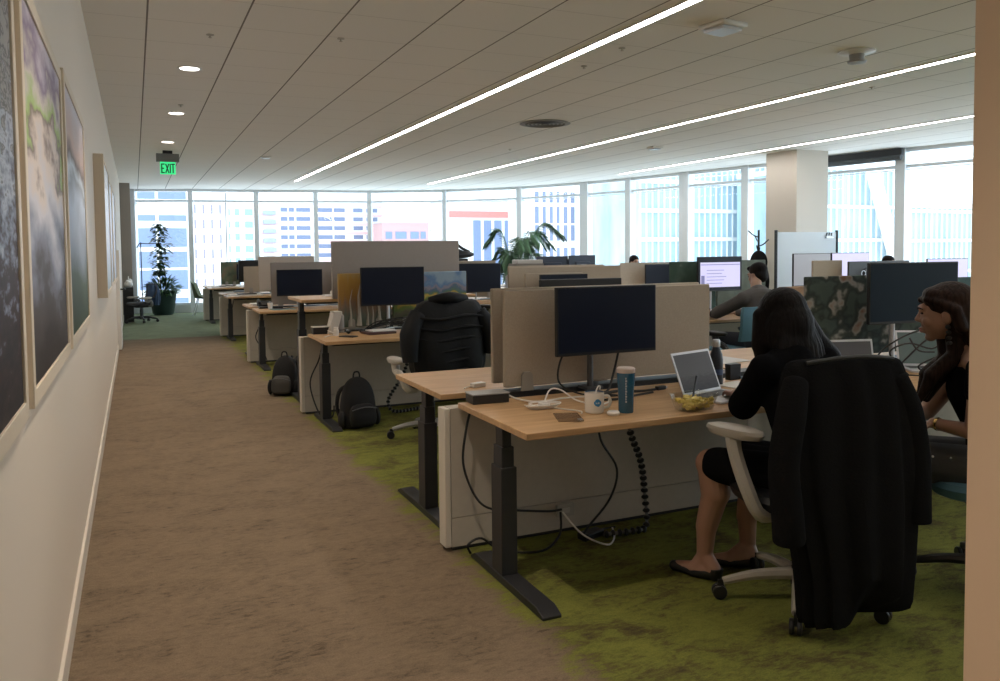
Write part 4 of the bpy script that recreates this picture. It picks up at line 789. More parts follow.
# third bench clutter
t = thing('tablet', 'pale blue tablet on the third bench corner desk', 'tablet', (1.72, 10.62, ZD), .1); Bx(-.14, .14, -.1, .1, 0, .012).build('shell', mat('aqua_shell', (0.25, 0.42, 0.45), .4), t, bevel=.003); Bx(-.12, .12, -.085, .085, .012, .0135).build('glass', scr, t)
t = thing('keyboard', 'dark keyboard lying on the third bench near the aisle', 'keyboard', (1.62, 10.95, ZD)); Bx(-.15, .15, -.06, .06, 0, .02).build('case', blk, t, bevel=.003); Bx(-.14, .14, -.05, .05, .02, .026).build('keys', char, t)
t = thing('desk_phone', 'dark office phone on the third bench beside white cup', 'phone', (1.60, 11.02 + .42, ZD)); MB().loft([[(-.08, -.09, 0), (.08, -.09, 0), (.08, .09, 0), (-.08, .09, 0)], [(-.08, -.09, .02), (.08, -.09, .02), (.08, .09, .07), (-.08, .09, .07)]]).build('body', blk, t, bevel=.005); MB().cap((-.06, -.06, .05), (-.06, .06, .08), .02, .02).build('handset', blk, t)
t = thing('paper_cup', 'small white cup on the third bench near the aisle', 'cup', (1.58, 10.72, ZD)); MB().lathe([(.0001, 0), (.026, 0), (.034, .08), (.032, .08), (.024, .006), (.0001, .006)], seg=18, cap=False).build('cup_body', white_p, t); MB().lathe([(.0345, .078), (.036, .082), (.034, .086), (.0001, .088)], seg=18, cap=False).build('lid', white_p, t)
for k, (x, y, lb) in enumerate([(1.72, 11.8, 'white folder on the far side desk of the third bench'), (1.7, 14.5, 'white papers on the fourth bench near the aisle'), (1.75, 15.5, 'pale papers on the far side desk of the fourth bench'), (1.75, 18.3, 'white papers on the farthest bench near the green chair')]):
    t = thing('paper_stack', lb, 'papers', (x, y, ZD), .05); Bx(-.25, .3, -.14, .14, 0, .02).build('sheets', paper, t); Bx(-.1, .2, -.1, .1, .02, .035).build('dark_folder', blk, t)
# bag on the third bench screen
t = thing('shoulder_bag', 'dark shoulder bag resting on a monitor top by the palm', 'bag', (4.50, 11.45, 1.345))
m_ = MB(); m_.ell((0, 0, .06), (.24, .10, .06)); m_.ell((-.06, 0, .10), (.12, .08, .05)); m_.build('bag_body', mat('bag_navy', (0.02, 0.025, 0.035), .5), t, remesh=.008, smooth_it=4)
MB().tube([(-.16, 0, .08), (-.14, 0, .20), (-.06, 0, .22), (.05, 0, .15), (.16, 0, .10)], .022, smooth=4).build('strap', blk, t)
t = thing('printer_shelf', 'dark clutter box with grey paper tray beside the raised monitors', 'box', (5.62, 11.45, ZD)); Bx(-.25, .25, -.12, .12, 0, .52).build('box_body', mat('taupe_box', (0.22, 0.2, 0.18), .7), t, bevel=.005); Bx(-.2, .25, -.1, .1, .52, .58).build('tray', lgrey, t, bevel=.01)

# ------------------------------------------------------------------ backpacks
def backpack(loc, rz, label, m, s=1.0, h=.42, lean=0.0, panel=None):
    t = thing('backpack', label, 'backpack', loc, rz)
    def rg(z, hx, hy, cy=0, n=28): return [(math.copysign(abs(cos(2 * pi * j / n)) ** .75, cos(2 * pi * j / n)) * hx * s, cy + lean * z + math.copysign(abs(sin(2 * pi * j / n)) ** .75, sin(2 * pi * j / n)) * hy * s, z) for j in range(n)]
    MB().loft([rg(0.0, .12, .07), rg(.012, .145, .095), rg(.08, .155, .105), rg(.2, .15, .095), rg(.30, .135, .08, .005), rg(h * .88, .105, .062, .01), rg(h * .97, .06, .04, .015), rg(h, .02, .015, .015)]).build('main_bag', m, t, sub=1)
    MB().loft([rg(.02, .09, .03, -.105), rg(.04, .115, .045, -.108), rg(.12, .12, .05, -.108), rg(.19, .105, .035, -.10), rg(.21, .06, .015, -.09)]).build('front_pocket', m if not panel else panel, t, sub=1)
    for q in (-1, 1):
        MB().ell((q * .155 * s, -.03, .08), (.03, .05, .075)).build('side_pocket', m, t)
        MB().tube([(q * .07, .085, .34), (q * .11, .14, .28), (q * .125, .15, .15), (q * .11, .10, .03)], [.014, .018, .016, .008], smooth=4).build('shoulder_strap', m, t)
    MB().tube([(-.03, .02, h - .015), (-.02, .02, h + .035), (.02, .02, h + .035), (.03, .02, h - .015)], .007, smooth=4).build('grab_handle', m, t)
    MB().tube([(-.11, -.145, .17), (0, -.155, .19), (.11, -.145, .17)], .004, smooth=3).build('zipper', mat('zip_grey', (0.10, 0.10, 0.11), .4), t)
    return t
bpm = mat('backpack_black', (0.006, 0.006, 0.007), .8, bump=.2, scale=50)
backpack((1.665, 6.60, 0), .15, 'black backpack standing against the second bench leg', bpm)
backpack((1.37, 8.46, 0), -.5, 'black and grey backpack on the carpet edge by the raised desk', bpm, panel=mat('pack_grey', (0.055, 0.052, 0.047), .7), lean=.10, h=.40, s=.86)
backpack((1.62, 8.80, 0), .3, 'black backpack behind the black and grey one', bpm, h=.36, s=.85)

# ------------------------------------------------------------------ plants
def leaf(mb, p, d, n_, L, w, bend=.3):
    d = Vector(d).normalized(); s_ = d.cross(Vector(n_)).normalized(); u_ = s_.cross(d).normalized(); p = Vector(p)
    c = [p, p + d * L * .35 + s_ * w - u_ * bend * L * .05, p + d * L * .35 - s_ * w - u_ * bend * L * .05, p + d * L * .4 + u_ * .004, p + d * L * .75 + s_ * w * .7 - u_ * bend * L * .22, p + d * L * .75 - s_ * w * .7 - u_ * bend * L * .22, p + d * L - u_ * bend * L * .45]
    mb.add(c, [(0, 1, 3), (0, 3, 2), (1, 4, 6, 3), (3, 6, 5, 2)])
leafm = mat('leaf_green', (0.020, 0.055, 0.018), .45, var=.4, scale=3); fernm = mat('fern_green', (0.035, 0.10, 0.03), .5, var=.4, scale=3)
t = thing('potted_ficus', 'tall leafy ficus in a big dark green pot by the left end of the windows', 'plant', (0.60, 21.0, 0))
MB().lathe([(.0001, 0), (.21, 0), (.24, .05), (.31, .50), (.325, .52), (.33, .58), (.30, .58), (.29, .50), (.0001, .48)], seg=32, cap=False).build('pot', mat('pot_green', (0.020, 0.045, 0.040), .4), t)
for sx, sy, hh in ((-.04, 0, 1.95), (.05, .02, 1.6)): MB().tube([(sx, sy, .45), (sx * 1.4, sy, .9), (sx * .4 - .03, sy, 1.4), (sx - .02, sy, hh)], [.016, .013, .010, .005], smooth=4).build('stem', mat('bark', (0.10, 0.07, 0.045), .8), t)
lf = MB()
for k in range(420):
    z = random.uniform(.95, 2.2); a = random.uniform(0, 2 * pi); r0 = random.uniform(.03, .10 + .16 * sin((z - .9) / 1.35 * pi)); cx = .03 * sin(z * 5) - .03
    leaf(lf, (cx + r0 * cos(a), r0 * sin(a), z), (cos(a), sin(a), random.uniform(-.7, .4)), (0, 0, 1), random.uniform(.10, .16), .042)
lf.build('foliage', leafm, t)
lf = MB()
for k in range(480):
    a = random.uniform(0, 2 * pi); el = random.uniform(-.1, 1.3); d = Vector((cos(a) * cos(el), sin(a) * cos(el), sin(el))); p = Vector((0, 0, .52)) + d * random.uniform(.05, .30) + Vector((cos(a) * .08, sin(a) * .08, .03))
    leaf(lf, p, d + Vector((0, 0, -.2)), (0, 0, 1), random.uniform(.14, .22), .016, .8)
lf.build('fern_skirt', fernm, t)
t = thing('potted_palm', 'arching green palm rising behind the desks in the middle', 'plant', (6.35, 13.3, 0))
MB().lathe([(.0001, 0), (.18, 0), (.25, .45), (.26, .5), (.23, .5), (.22, .43), (.0001, .42)], seg=28, cap=False).build('pot', mat('pot_white', (0.5, 0.5, 0.5), .5), t)
palm = mat('palm_green', (0.09, 0.20, 0.11), .5, var=.3, scale=2)
for k in range(17):
    a = k * 2.4 + .3; reach = random.uniform(.45, .85); top = random.uniform(1.35, 1.95) if k % 3 else 1.2
    P = curve([(.03 * cos(a), .03 * sin(a), .4), (.12 * cos(a), .12 * sin(a), top * .62), (reach * .55 * cos(a), reach * .55 * sin(a), top), (reach * cos(a), reach * sin(a), top - .18)], 6)
    f = MB(); f.tube(P, [.008] * (len(P) - 4) + [.005, .004, .003, .002], seg=5)
    for i in range(6, len(P)):
        tn = (P[min(i + 1, len(P) - 1)] - P[i - 1]).normalized(); sd = tn.cross(Vector((0, 0, 1))).normalized()
        for s in (-1, 1):
            for q in (0, .33, .66): leaf(f, P[i].lerp(P[i - 1], q), tn * .9 + sd * s - Vector((0, 0, .25)), (0, 0, 1), .27 * (1 - .5 * abs(i / len(P) - .7)), .008, .7)
    f.build('frond', palm, t)

# ------------------------------------------------------------------ far left corner
t = thing('pole_stand', 'thin dark pole stand with a side arm by the far left corner', 'stand', (0.14, 19.9, 0))
MB().lathe([(.0001, 0), (.14, 0), (.14, .015), (.02, .025)], seg=20, cap=False).build('base', char, t); MB().tube([(0, 0, .02), (0, 0, 1.72)], .012).build('pole', char, t)
MB().tube([(-.08, 0, 1.60), (-.04, 0, 1.68), (0, 0, 1.70), (.2, 0, 1.69), (.42, 0, 1.70)], .010, smooth=3).build('side_arm', char, t)
t = thing('side_shelf', 'dark side shelf with a crumpled white bag at the far left', 'shelf', (-0.16, 19.3, 0))
Bx(-.08, .12, -.2, .2, .70, .74).build('top_board', char, t)
for s in (-1, 1): Bx(-.08, .12, s * .19 - .01, s * .19 + .01, 0, .70).build('side_board', char, t)
Bx(-.08, .12, -.18, .18, .32, .34).build('lower_board', char, t)
t = thing('plastic_bag', 'crumpled white plastic bag on top of the dark side shelf', 'bag', (-.13, 19.3, .74)); m_ = MB()
m_.ell((0, 0, .07), (.09, .12, .08)); m_.ell((.03, .05, .13), (.05, .06, .06)); m_.ell((-.02, -.06, .12), (.04, .05, .05)); m_.build('bag_body', paper, t, remesh=.01, smooth_it=2); MB().tube([(0, -.03, .17), (.0, -.01, .24), (0, .04, .18)], .008, smooth=3).build('handle', paper, t)
office_chair((0.10, 18.9, 0), 2.0, 'grey rolling chair with a blue jacket at the far left end of the aisle', frame=mat('mid_grey2', (.2, .2, .2), .5), basem=char, fabric=mat('dark_fabric2', (0.06, .06, .07), .9), bh=.3, seat_z=.42, armz=.55)
drape('jacket', 'blue jacket draped over the rolling chair at the far left', 'jacket', (0.10, 18.9, 0), 2.0, [(.80, 0, -.26, .10, .03), (.79, 0, -.27, .17, .05), (.70, 0, -.28, .20, .07), (.50, 0, -.29, .21, .08), (.36, 0, -.29, .18, .06)], mat('denim_blue', (0.05, 0.09, 0.18), .8), seed=5, sub=0, n=36)

# ------------------------------------------------------------------ by the window column
board_m = mat('board_white', (0.88, 0.92, 0.95), .25)
nt = board_m.node_tree; tl = nt.nodes.new('ShaderNodeBsdfTranslucent'); tl.inputs[0].default_value = (0.9, 0.95, 1, 1); mx_ = nt.nodes.new('ShaderNodeMixShader'); mx_.inputs[0].default_value = .8
nt.links.new(nt.nodes['Principled BSDF'].outputs[0], mx_.inputs[1]); nt.links.new(tl.outputs[0], mx_.inputs[2]); nt.links.new(mx_.outputs[0], nt.nodes['Material Output'].inputs['Surface'])
t = thing('whiteboard', 'large white standing whiteboard in front of the big column', 'whiteboard', (9.62, 9.6, 0))
Bx(-.62, .60, -.012, .012, .72, 1.70).build('board', board_m, t, bevel=.003)
for s in (-1, 1):
    m_ = MB(); m_.box(s * .63 - .015, s * .63 + .015, -.02, .02, 0.03, 1.73); m_.box(s * .63 - .015, s * .63 + .015, -.25, .25, 0.0, .03); m_.build('leg', char, t, bevel=.003)
MB().box(.36, .52, -.05, -.012, 1.60, 1.64).build('marker_tray', silver, t)
for k in range(3): MB().tube([(.38 + .05 * k, -.03, 1.64), (.39 + .05 * k, -.03, 1.69)], .009, seg=8).build('marker', blk, t)
t = thing('coat_stand', 'black branching coat stand left of the big column', 'coat stand', (9.55, 10.6, 0)); MB().lathe([(.0001, 0), (.2, 0), (.2, .02), (.03, .03)], seg=20, cap=False).build('base', char, t); MB().tube([(0, 0, .02), (0, 0, 1.76)], .018).build('pole', char, t)
for k, (z, a) in enumerate(((1.70, 2.6), (1.55, -.4), (1.62, 1.2), (1.45, 3.8))): MB().tube([(0, 0, z - .06), (.08 * cos(a), .08 * sin(a), z - .03), (.17 * cos(a), .17 * sin(a), z + .05)], .011, smooth=3).build('hook', char, t)
t = thing('draped_coat', 'black coat bundle hanging on the coat stand', 'coat', (9.42, 10.45, .9)); m_ = MB(); m_.ell((0, 0, .32), (.16, .12, .20)); m_.ell((0, 0, .0), (.2, .14, .35)); m_.build('body_cloth', coatm, t, remesh=.015, smooth_it=4); MB().tube([(.0, 0, .48), (.06, .05, .56), (.12, .12, .54)], .012, smooth=2).build('collar_loop', coatm, t)
# ------------------------------------------------------------------ people
def V(*a): return Vector(a)
def basis(fwd, up):
    f = Vector(fwd).normalized(); r = f.cross(Vector(up)).normalized(); u = r.cross(f)
    return Matrix(((r.x, f.x, u.x), (r.y, f.y, u.y), (r.z, f.z, u.z)))
def head(mb, c, fwd, up=(0, 0, 1), s=1.0):
    B = basis(fwd, up); c = Vector(c); P = lambda x, y, z: c + B @ V(x, y, z) * s
    E_ = lambda p, r: mb.ell(P(*p), [q * s for q in r], T=B, seg=20, rings=14)
    E_((0, -.018, .035), (.074, .092, .085)); E_((0, .018, -.012), (.061, .070, .088)); E_((0, .026, -.050), (.047, .054, .048)); E_((0, .055, -.088), (.024, .022, .018))
    E_((0, .076, .034), (.045, .016, .014)); E_((.032, .060, -.022), (.024, .022, .022)); E_((-.032, .060, -.022), (.024, .022, .022))
    mb.cap(P(0, .082, .018), P(0, .0985, -.013), .007 * s, .0095 * s); E_((.011, .088, -.018), (.008, .009, .007)); E_((-.011, .088, -.018), (.008, .009, .007))
    E_((0, .080, -.050), (.023, .014, .007)); E_((0, .079, -.062), (.020, .014, .008))
    for q in (-1, 1): E_((q * .074, -.008, -.008), (.010, .018, .030))
    return P, B
def face(P, B, par, loc, s=1.0, lips=(0.35, 0.10, 0.09)):
    o = MB()
    for q in (-1, 1): o.ell(P(q * .029, .078, .012) - loc, (.009 * s, .006 * s, .0045 * s), T=B)
    o.build('eyes', mat('eye_dark', (0.02, 0.012, 0.01), .2), par)
    o = MB()
    for q in (-1, 1): o.tube([P(q * .012, .091, .030) - loc, P(q * .030, .090, .036) - loc, P(q * .048, .074, .029) - loc], [.003, .004, .002], smooth=3)
    o.build('eyebrows', mat('brow_dark', (0.015, 0.008, 0.006), .8), par)
    o = MB(); o.ell(P(0, .086, -.0505) - loc, (.020, .0105, .0055), T=B); o.ell(P(0, .086, -.060) - loc, (.017, .0105, .006), T=B); o.build('lips', mat('lip_tone', lips, .4), par)
def hand(mb, w, d, n_, thumb, curl=.5, s=1.0):
    """w wrist, d pointing direction, n_ back-of-hand normal, thumb = +1/-1 side"""
    d = Vector(d).normalized(); n_ = (Vector(n_) - d * Vector(n_).dot(d)).normalized(); x = d.cross(n_) * thumb; w = Vector(w)
    for i in range(4):
        o = (1.5 - i) * .019 * s; mb.cap(w + x * o * .5, w + d * .085 * s + x * o, .013 * s, .0115 * s)
    for i, L in enumerate((.068, .076, .071, .055)):
        o = (1.5 - i) * .0205 * s; p = w + d * .088 * s + x * o; sp = x * (1.5 - i) * .05; q = curl
        p1 = p + (d + sp - n_ * q * .4).normalized() * L * .45 * s; p2 = p1 + (d - n_ * q * 1.3).normalized() * L * .32 * s; p3 = p2 + (d * .8 - n_ * q * 2.2).normalized() * L * .24 * s
        mb.chain([p, p1, p2, p3], [.0095 * s, .0085 * s, .0078 * s, .0065 * s])
    p = w + d * .02 * s + x * .025 * s; p1 = p + (d * .7 + x * .8 - n_ * .25).normalized() * .038 * s; p2 = p1 + (d * .95 + x * .3 - n_ * .3).normalized() * .03 * s
    mb.chain([w + d * .01, p, p1, p2], [.013 * s, .0125 * s, .0105 * s, .008 * s])
def shift(mb, loc): mb.v = [(p[0] - loc[0], p[1] - loc[1], p[2] - loc[2]) for p in mb.v]; return mb
skinA = mat('skin_tan', (0.34, 0.185, 0.125), .5); skinB = mat('skin_warm', (0.36, 0.20, 0.14), .5); skinC = mat('skin_light', (0.45, 0.28, 0.21), .5)
hairA = mat('black_hair', (0.008, 0.006, 0.006), .6, var=.4, scale=90, stretch=(1, 1, .06), bump=.4, spec=.12)
hairB = mat('brown_hair', (0.022, 0.011, 0.008), .55, var=.5, scale=90, stretch=(1, 1, .06), bump=.4, spec=.12)
blackc = mat('black_cloth', (0.007, 0.007, 0.008), 1.0, spec=.03, bump=.15, scale=60)

# --- woman in black
L0 = V(2.47, 2.48, 0)
t = thing('person', 'woman in black, back to the camera, long dark hair, seated at the nearest desk', 'person', L0)
b = MB(); hc = V(2.555, 2.70, 1.140)
P, B = head(b, hc, (-.10, .95, -.28), (0, .28, .95))
b.chain([V(2.52, 2.60, 1.0), V(2.535, 2.65, 1.08), hc + V(0, -.01, -.02)], [.055, .048, .050])
b.chain([V(2.48, 2.42, .56), V(2.49, 2.47, .70), V(2.50, 2.55, .86), V(2.515, 2.60, .97)], [.14, .12, .125, .09])
b.chain([V(2.37, 2.57, .965), V(2.515, 2.60, .985), V(2.67, 2.61, .965)], [.052, .06, .052])
sh = {-1: V(2.35, 2.57, .955), 1: V(2.715, 2.61, .965)}; el = {-1: V(2.405, 2.75, .775), 1: V(2.80, 2.78, .80)}; wr = {-1: V(2.555, 2.985, .775), 1: V(2.735, 3.01, .775)}
for q in (-1, 1): b.chain([sh[q], el[q], wr[q]], [.048, .038, .024])
hand(b, wr[-1], (.45, .85, -.05), (0, 0, 1), 1, .45, .95); hand(b, wr[1], (-.25, .95, -.05), (0, 0, 1), -1, .45, .95)
hip = {-1: V(2.40, 2.46, .53), 1: V(2.55, 2.47, .53)}; kn = {-1: V(2.285, 2.83, .515), 1: V(2.52, 2.88, .52)}; an = {-1: V(2.275, 2.855, .105), 1: V(2.545, 2.885, .095)}
for q in (-1, 1):
    b.chain([hip[q], kn[q]], [.090, .066]); c = kn[q].lerp(an[q], .30) + V(.018, -.025, 0)
    b.chain([kn[q], c, kn[q].lerp(an[q], .7), an[q]], [.062, .066, .048, .036])
feet = {-1: (V(2.285, 2.80, .045), V(2.205, 2.955, .032)), 1: (V(2.545, 2.85, .045), V(2.385, 2.945, .032))}
for q in (-1, 1):
    h_, t_ = feet[q]; b.chain([an[q], h_], [.034, .032]); b.chain([h_, h_.lerp(t_, .55), t_], [.031, .033, .022], flat=.8); b.cap(an[q], h_.lerp(t_, .5) + V(0, 0, .012), .032, .026)
shift(b, L0).build('body', skinA, t, remesh=.006, smooth_it=4)
d = MB()
d.chain([V(2.48, 2.41, .55), V(2.49, 2.46, .68), V(2.50, 2.54, .85), V(2.515, 2.60, .965)], [.165, .140, .148, .105])
d.chain([V(2.37, 2.57, .955), V(2.515, 2.595, .99), V(2.67, 2.61, .955)], [.068, .072, .068])
for q in (-1, 1):
    d.chain([sh[q], sh[q].lerp(el[q], .55), el[q] + V(0, .01, 0)], [.070, .066, .066]); d.cap(hip[q], kn[q].lerp(hip[q], .10), .105, .078)
d.cap(V(2.47, 2.5, .53), V(2.41, 2.78, .53), .10, .075)
shift(d, L0).build('black_dress', blackc, t, remesh=.009, smooth_it=5)
h = MB()
h.ell(P(0, -.025, .045), (.098, .112, .100), T=B); h.ell(P(0, -.05, -.02), (.108, .095, .12), T=B)
h.ell(hc + V(-.005, -.06, -.04), (.118, .085, .13)); h.ell(hc + V(.005, -.095, -.14), (.128, .065, .14)); h.ell(hc + V(.02, -.125, -.24), (.125, .05, .13))
h.chain([hc + V(-.08, .02, .02), hc + V(-.105, .0, -.10), hc + V(-.105, -.03, -.22)], [.045, .042, .03])
h.chain([hc + V(.08, -.02, .03), hc + V(.135, -.04, -.08), hc + V(.215, -.06, -.165), hc + V(.27, -.07, -.25)], [.055, .062, .06, .04])
for k in range(9):
    x = -.11 + .0275 * k; h.chain([hc + V(x * .5, -.09 + x * x, .05), hc + V(x, -.145 + x * x * 2, -.10), hc + V(x * 1.05 + .015, -.165 + x * x * 2, -.24), hc + V(x * 1.0 + .02, -.165 + x * x, -.36)], [.018, .016, .014, .005])
shift(h, L0).build('hair', hairA, t, remesh=.007, smooth_it=4)
for q in (-1, 1):
    h_, t_ = feet[q]; s_ = MB(); s_.chain([h_ + V(0, 0, -.012), h_.lerp(t_, .5) + V(0, 0, -.014), t_ + (t_ - h_).normalized() * .018 + V(0, 0, -.006)], [.034, .034, .024], flat=.9); s_.cap(h_ + (h_ - t_).normalized() * .006 + V(0, 0, .01), h_ + V(0, 0, -.015), .034, .033)
    sd = MB(); s_.v = [(x, y, min(z, .058 + (.0 if (V(x, y, z) - h_).length < .05 else -.012)) if z > .03 else max(z, .002)) for x, y, z in s_.v]
    shift(s_, L0).build('shoe', mat('shoe_black', (0.006, 0.006, 0.006), .5), t, remesh=.004, smooth_it=2)

# --- smiling woman on the right
L1 = V(3.28, 2.22, 0); f2 = V(-.62, .785, 0).normalized(); l2 = V(-.785, -.62, 0)
def Q(fw, lf, z): return V(3.28, 2.20, 0) + f2 * fw + l2 * lf + V(0, 0, z)
t = thing('person', 'smiling brown haired woman in a black top turned sideways at the right edge', 'person', L1)
b = MB(); hc = Q(.21, .0, 1.168)
P, B = head(b, hc, f2 + V(0, 0, -.10), (0, 0, 1), 1.06)
b.chain([Q(.11, 0, .99), Q(.135, 0, 1.05), hc + V(0, 0, -.03) - f2 * .02], [.060, .050, .048])
b.chain([Q(-.02, 0, .56), Q(.0, 0, .70), Q(.06, 0, .86), Q(.09, 0, .97)], [.13, .11, .12, .085])
b.chain([Q(.08, .165, .97), Q(.10, 0, .99), Q(.10, -.165, .97)], [.05, .06, .05])
sh = {1: Q(.08, .175, .955), -1: Q(.10, -.17, .955)}; el = {1: Q(.10, .20, .71), -1: Q(.27, -.13, .72)}; wr = {1: Q(.34, .05, .67), -1: Q(.37, .10, .69)}
wr[1] = Q(.245, .10, .715); wr[-1] = Q(.385, .00, .70)
for q in (-1, 1): b.chain([sh[q], el[q], wr[q]], [.046, .038, .023])
hand(b, wr[1], f2 + V(0, 0, -.30), (0, 0, 1), -1, .75, .95); hand(b, wr[-1], f2 * .5 + l2 * .7 + V(0, 0, -.25), (0, 0, 1), 1, .75, .95)
hip = {1: Q(0, .08, .53), -1: Q(0, -.08, .53)}; kn = {1: Q(.40, .09, .55), -1: Q(.42, -.09, .54)}; an = {1: Q(.36, .12, .10), -1: Q(.40, -.08, .10)}
for q in (-1, 1): b.chain([hip[q], kn[q]], [.085, .06]); b.chain([kn[q], kn[q].lerp(an[q], .3), an[q]], [.056, .055, .034]); b.chain([an[q], an[q] + V(0, 0, -.06), an[q] + V(0, 0, -.068) + f2 * .15], [.033, .03, .022])
shift(b, L1).build('body', skinB, t, remesh=.005, smooth_it=2)
face(P, B, t, L1)
d = MB()
d.chain([Q(-.02, 0, .60), Q(.0, 0, .70), Q(.06, 0, .86), Q(.07, 0, .93)], [.150, .130, .142, .10]); d.chain([Q(.07, .15, .945), Q(.06, 0, .95), Q(.08, -.15, .945)], [.062, .062, .062])
d.chain([sh[1], sh[1].lerp(el[1], .35)], [.060, .054]); d.chain([sh[-1], sh[-1].lerp(el[-1], .3)], [.058, .052])
shift(d, L1).build('black_top', blackc, t, remesh=.008, smooth_it=3)
d = MB(); gp = mat('grey_trousers', (0.045, 0.045, 0.048), .8, bump=.1, scale=60)
d.cap(hip[1], hip[-1], .14, .14)
for q in (-1, 1): d.cap(hip[q], kn[q], .108, .080); d.chain([kn[q], an[q]], [.078, .050])
shift(d, L1).build('grey_trousers', gp, t, remesh=.009, smooth_it=4)
for k in range(6):
    p = hip[1].lerp(kn[1], .12 + .165 * k) + l2 * .072 + V(0, 0, .055 - .004 * k); MB().ell(p - L1, (.0055, .0055, .0055), seg=8, rings=6).build('stud', mat('stud_pearl', (0.8, 0.8, 0.78), .2), t)
h = MB()
h.ell(P(0, -.028, .050), (.094, .106, .088), T=B); h.ell(P(0, -.058, -.005), (.096, .082, .110), T=B)
h.ell(P(0, .030, .086), (.068, .045, .032), T=B); h.chain([P(.0, .078, .066), P(.045, .062, .055), P(.076, .025, .02), P(.082, .01, -.02)], [.014, .02, .022, .02]); h.chain([P(.0, .076, .070), P(-.045, .056, .068), P(-.074, .006, .050), P(-.086, -.04, .02), P(-.088, -.055, -.05)], [.010, .014, .020, .026, .026])
for a0, a1, a2, a3, w_ in ((P(-.05, -.07, -.05), Q(.02, .06, .98), Q(.0, .09, .86), Q(.02, .10, .78), .045), (P(0, -.09, -.06), Q(-.02, 0, .97), Q(-.05, 0, .86), Q(-.05, 0, .78), .05), (P(.06, -.05, -.06), Q(.10, -.07, 1.0), Q(.22, -.06, .90), Q(.27, -.05, .79), .045), (P(.07, .0, -.05), Q(.17, -.08, 1.0), Q(.27, -.04, .90), Q(.30, -.02, .80), .038), (P(-.02, -.03, -.09), Q(.16, .03, 1.0), Q(.25, .05, .91), Q(.30, .06, .80), .040), (P(.07, .01, -.03), Q(.20, -.05, .99), Q(.24, -.02, .90), Q(.28, .02, .80), .032)):
    h.chain([a0, a1, a2, a3], [w_, w_ * .95, w_ * .9, w_ * .35])
shift(h, L1).build('hair', hairB, t, remesh=.006, smooth_it=3)
e = MB()
for z in (-.045, -.066, -.088, -.108): e.ell(P(-.080, -.008, z) - L1, (.006, .011, .009), T=B)
e.build('earring', mat('earring_dark', (0.02, 0.02, 0.02), .4), t)
p = wr[1].lerp(el[1], .12) - L1; dr = (el[1] - wr[1]).normalized(); M = Matrix.Translation(p) @ dr.to_track_quat('Z', 'Y').to_matrix().to_4x4()
MB().lathe([(.027, -.006), (.029, 0), (.027, .006), (.025, 0)], seg=24, cap=False, M=M).build('bracelet', mat('gold', (0.8, 0.55, 0.2), .25, metal=1), t)

# --- man at the teal chair
L2 = V(5.62, 6.15, 0)
t = thing('person', 'dark haired man in a grey sweater sitting at the lit lavender monitor', 'person', L2)
b = MB(); hc = V(5.80, 6.46, 1.175)
P, B = head(b, hc, (-.22, .95, -.25), (-.03, .25, .95))
b.chain([V(5.72, 6.36, 1.0), V(5.735, 6.40, 1.09), hc], [.07, .055, .055])
b.chain([V(5.60, 6.12, .56), V(5.64, 6.20, .72), V(5.70, 6.30, .90), V(5.72, 6.34, .98)], [.14, .13, .14, .10])
sh = {-1: V(5.53, 6.34, .95), 1: V(5.92, 6.38, .95)}; el = {-1: V(5.42, 6.62, .80), 1: V(6.02, 6.60, .80)}; wr = {-1: V(5.56, 6.86, .765), 1: V(5.88, 6.86, .765)}
for q in (-1, 1): b.chain([sh[q], el[q], wr[q]], [.05, .042, .028])
hand(b, wr[-1], (.3, 1, 0), (0, 0, 1), 1, .4); hand(b, wr[1], (-.3, 1, 0), (0, 0, 1), -1, .4)
for q in (-1, 1):
    hp = V(5.62 + q * .09, 6.14, .53); k_ = V(5.64 + q * .13, 6.58, .53); a_ = V(5.64 + q * .13, 6.56, .10); b.chain([hp, k_], [.09, .065]); b.chain([k_, a_], [.06, .038]); b.chain([a_, a_ + V(0, -.02, -.06), a_ + V(0, .15, -.07)], [.036, .03, .024])
shift(b, L2).build('body', skinC, t, remesh=.008, smooth_it=2); face(P, B, t, L2)
d = MB(); d.chain([V(5.60, 6.11, .58), V(5.64, 6.19, .72), V(5.70, 6.29, .90), V(5.72, 6.34, .975)], [.17, .165, .17, .12]); d.chain([V(5.53, 6.34, .955), V(5.72, 6.34, 1.0), V(5.92, 6.38, .955)], [.078, .085, .078])
for q in (-1, 1): d.chain([sh[q], el[q], wr[q].lerp(el[q], .08)], [.075, .062, .040])
shift(d, L2).build('grey_sweater', mat('grey_knit', (0.075, 0.07, 0.07), .9, bump=.2, scale=90), t, remesh=.01, smooth_it=4)
MB().chain([V(5.67, 6.36, 1.045) - L2, V(5.735, 6.335, 1.06) - L2, V(5.80, 6.37, 1.045) - L2], [.026, .03, .026]).build('shirt_collar', mat('shirt_blue', (0.45, 0.52, 0.62), .7), t, remesh=.008)
d = MB(); d.cap(V(5.53, 6.14, .53), V(5.71, 6.14, .53), .13, .13)
for q in (-1, 1): k_ = V(5.64 + q * .13, 6.58, .53); d.cap(V(5.62 + q * .09, 6.14, .53), k_, .11, .08); d.cap(k_, V(5.64 + q * .13, 6.56, .13), .075, .05)
shift(d, L2).build('dark_trousers', mat('navy_cloth', (0.02, 0.022, 0.03), .9), t, remesh=.012, smooth_it=3)
h = MB(); h.ell(P(0, -.030, .055), (.086, .098, .082), T=B); h.ell(P(0, -.055, .0), (.080, .062, .082), T=B); h.ell(P(0, .05, .088), (.06, .035, .028), T=B)
shift(h, L2).build('hair', hairA, t, remesh=.008, smooth_it=2)
laptop((5.44, 7.14), radians(12), radians(10), 'open white laptop left of the seated man', shell=white_p)
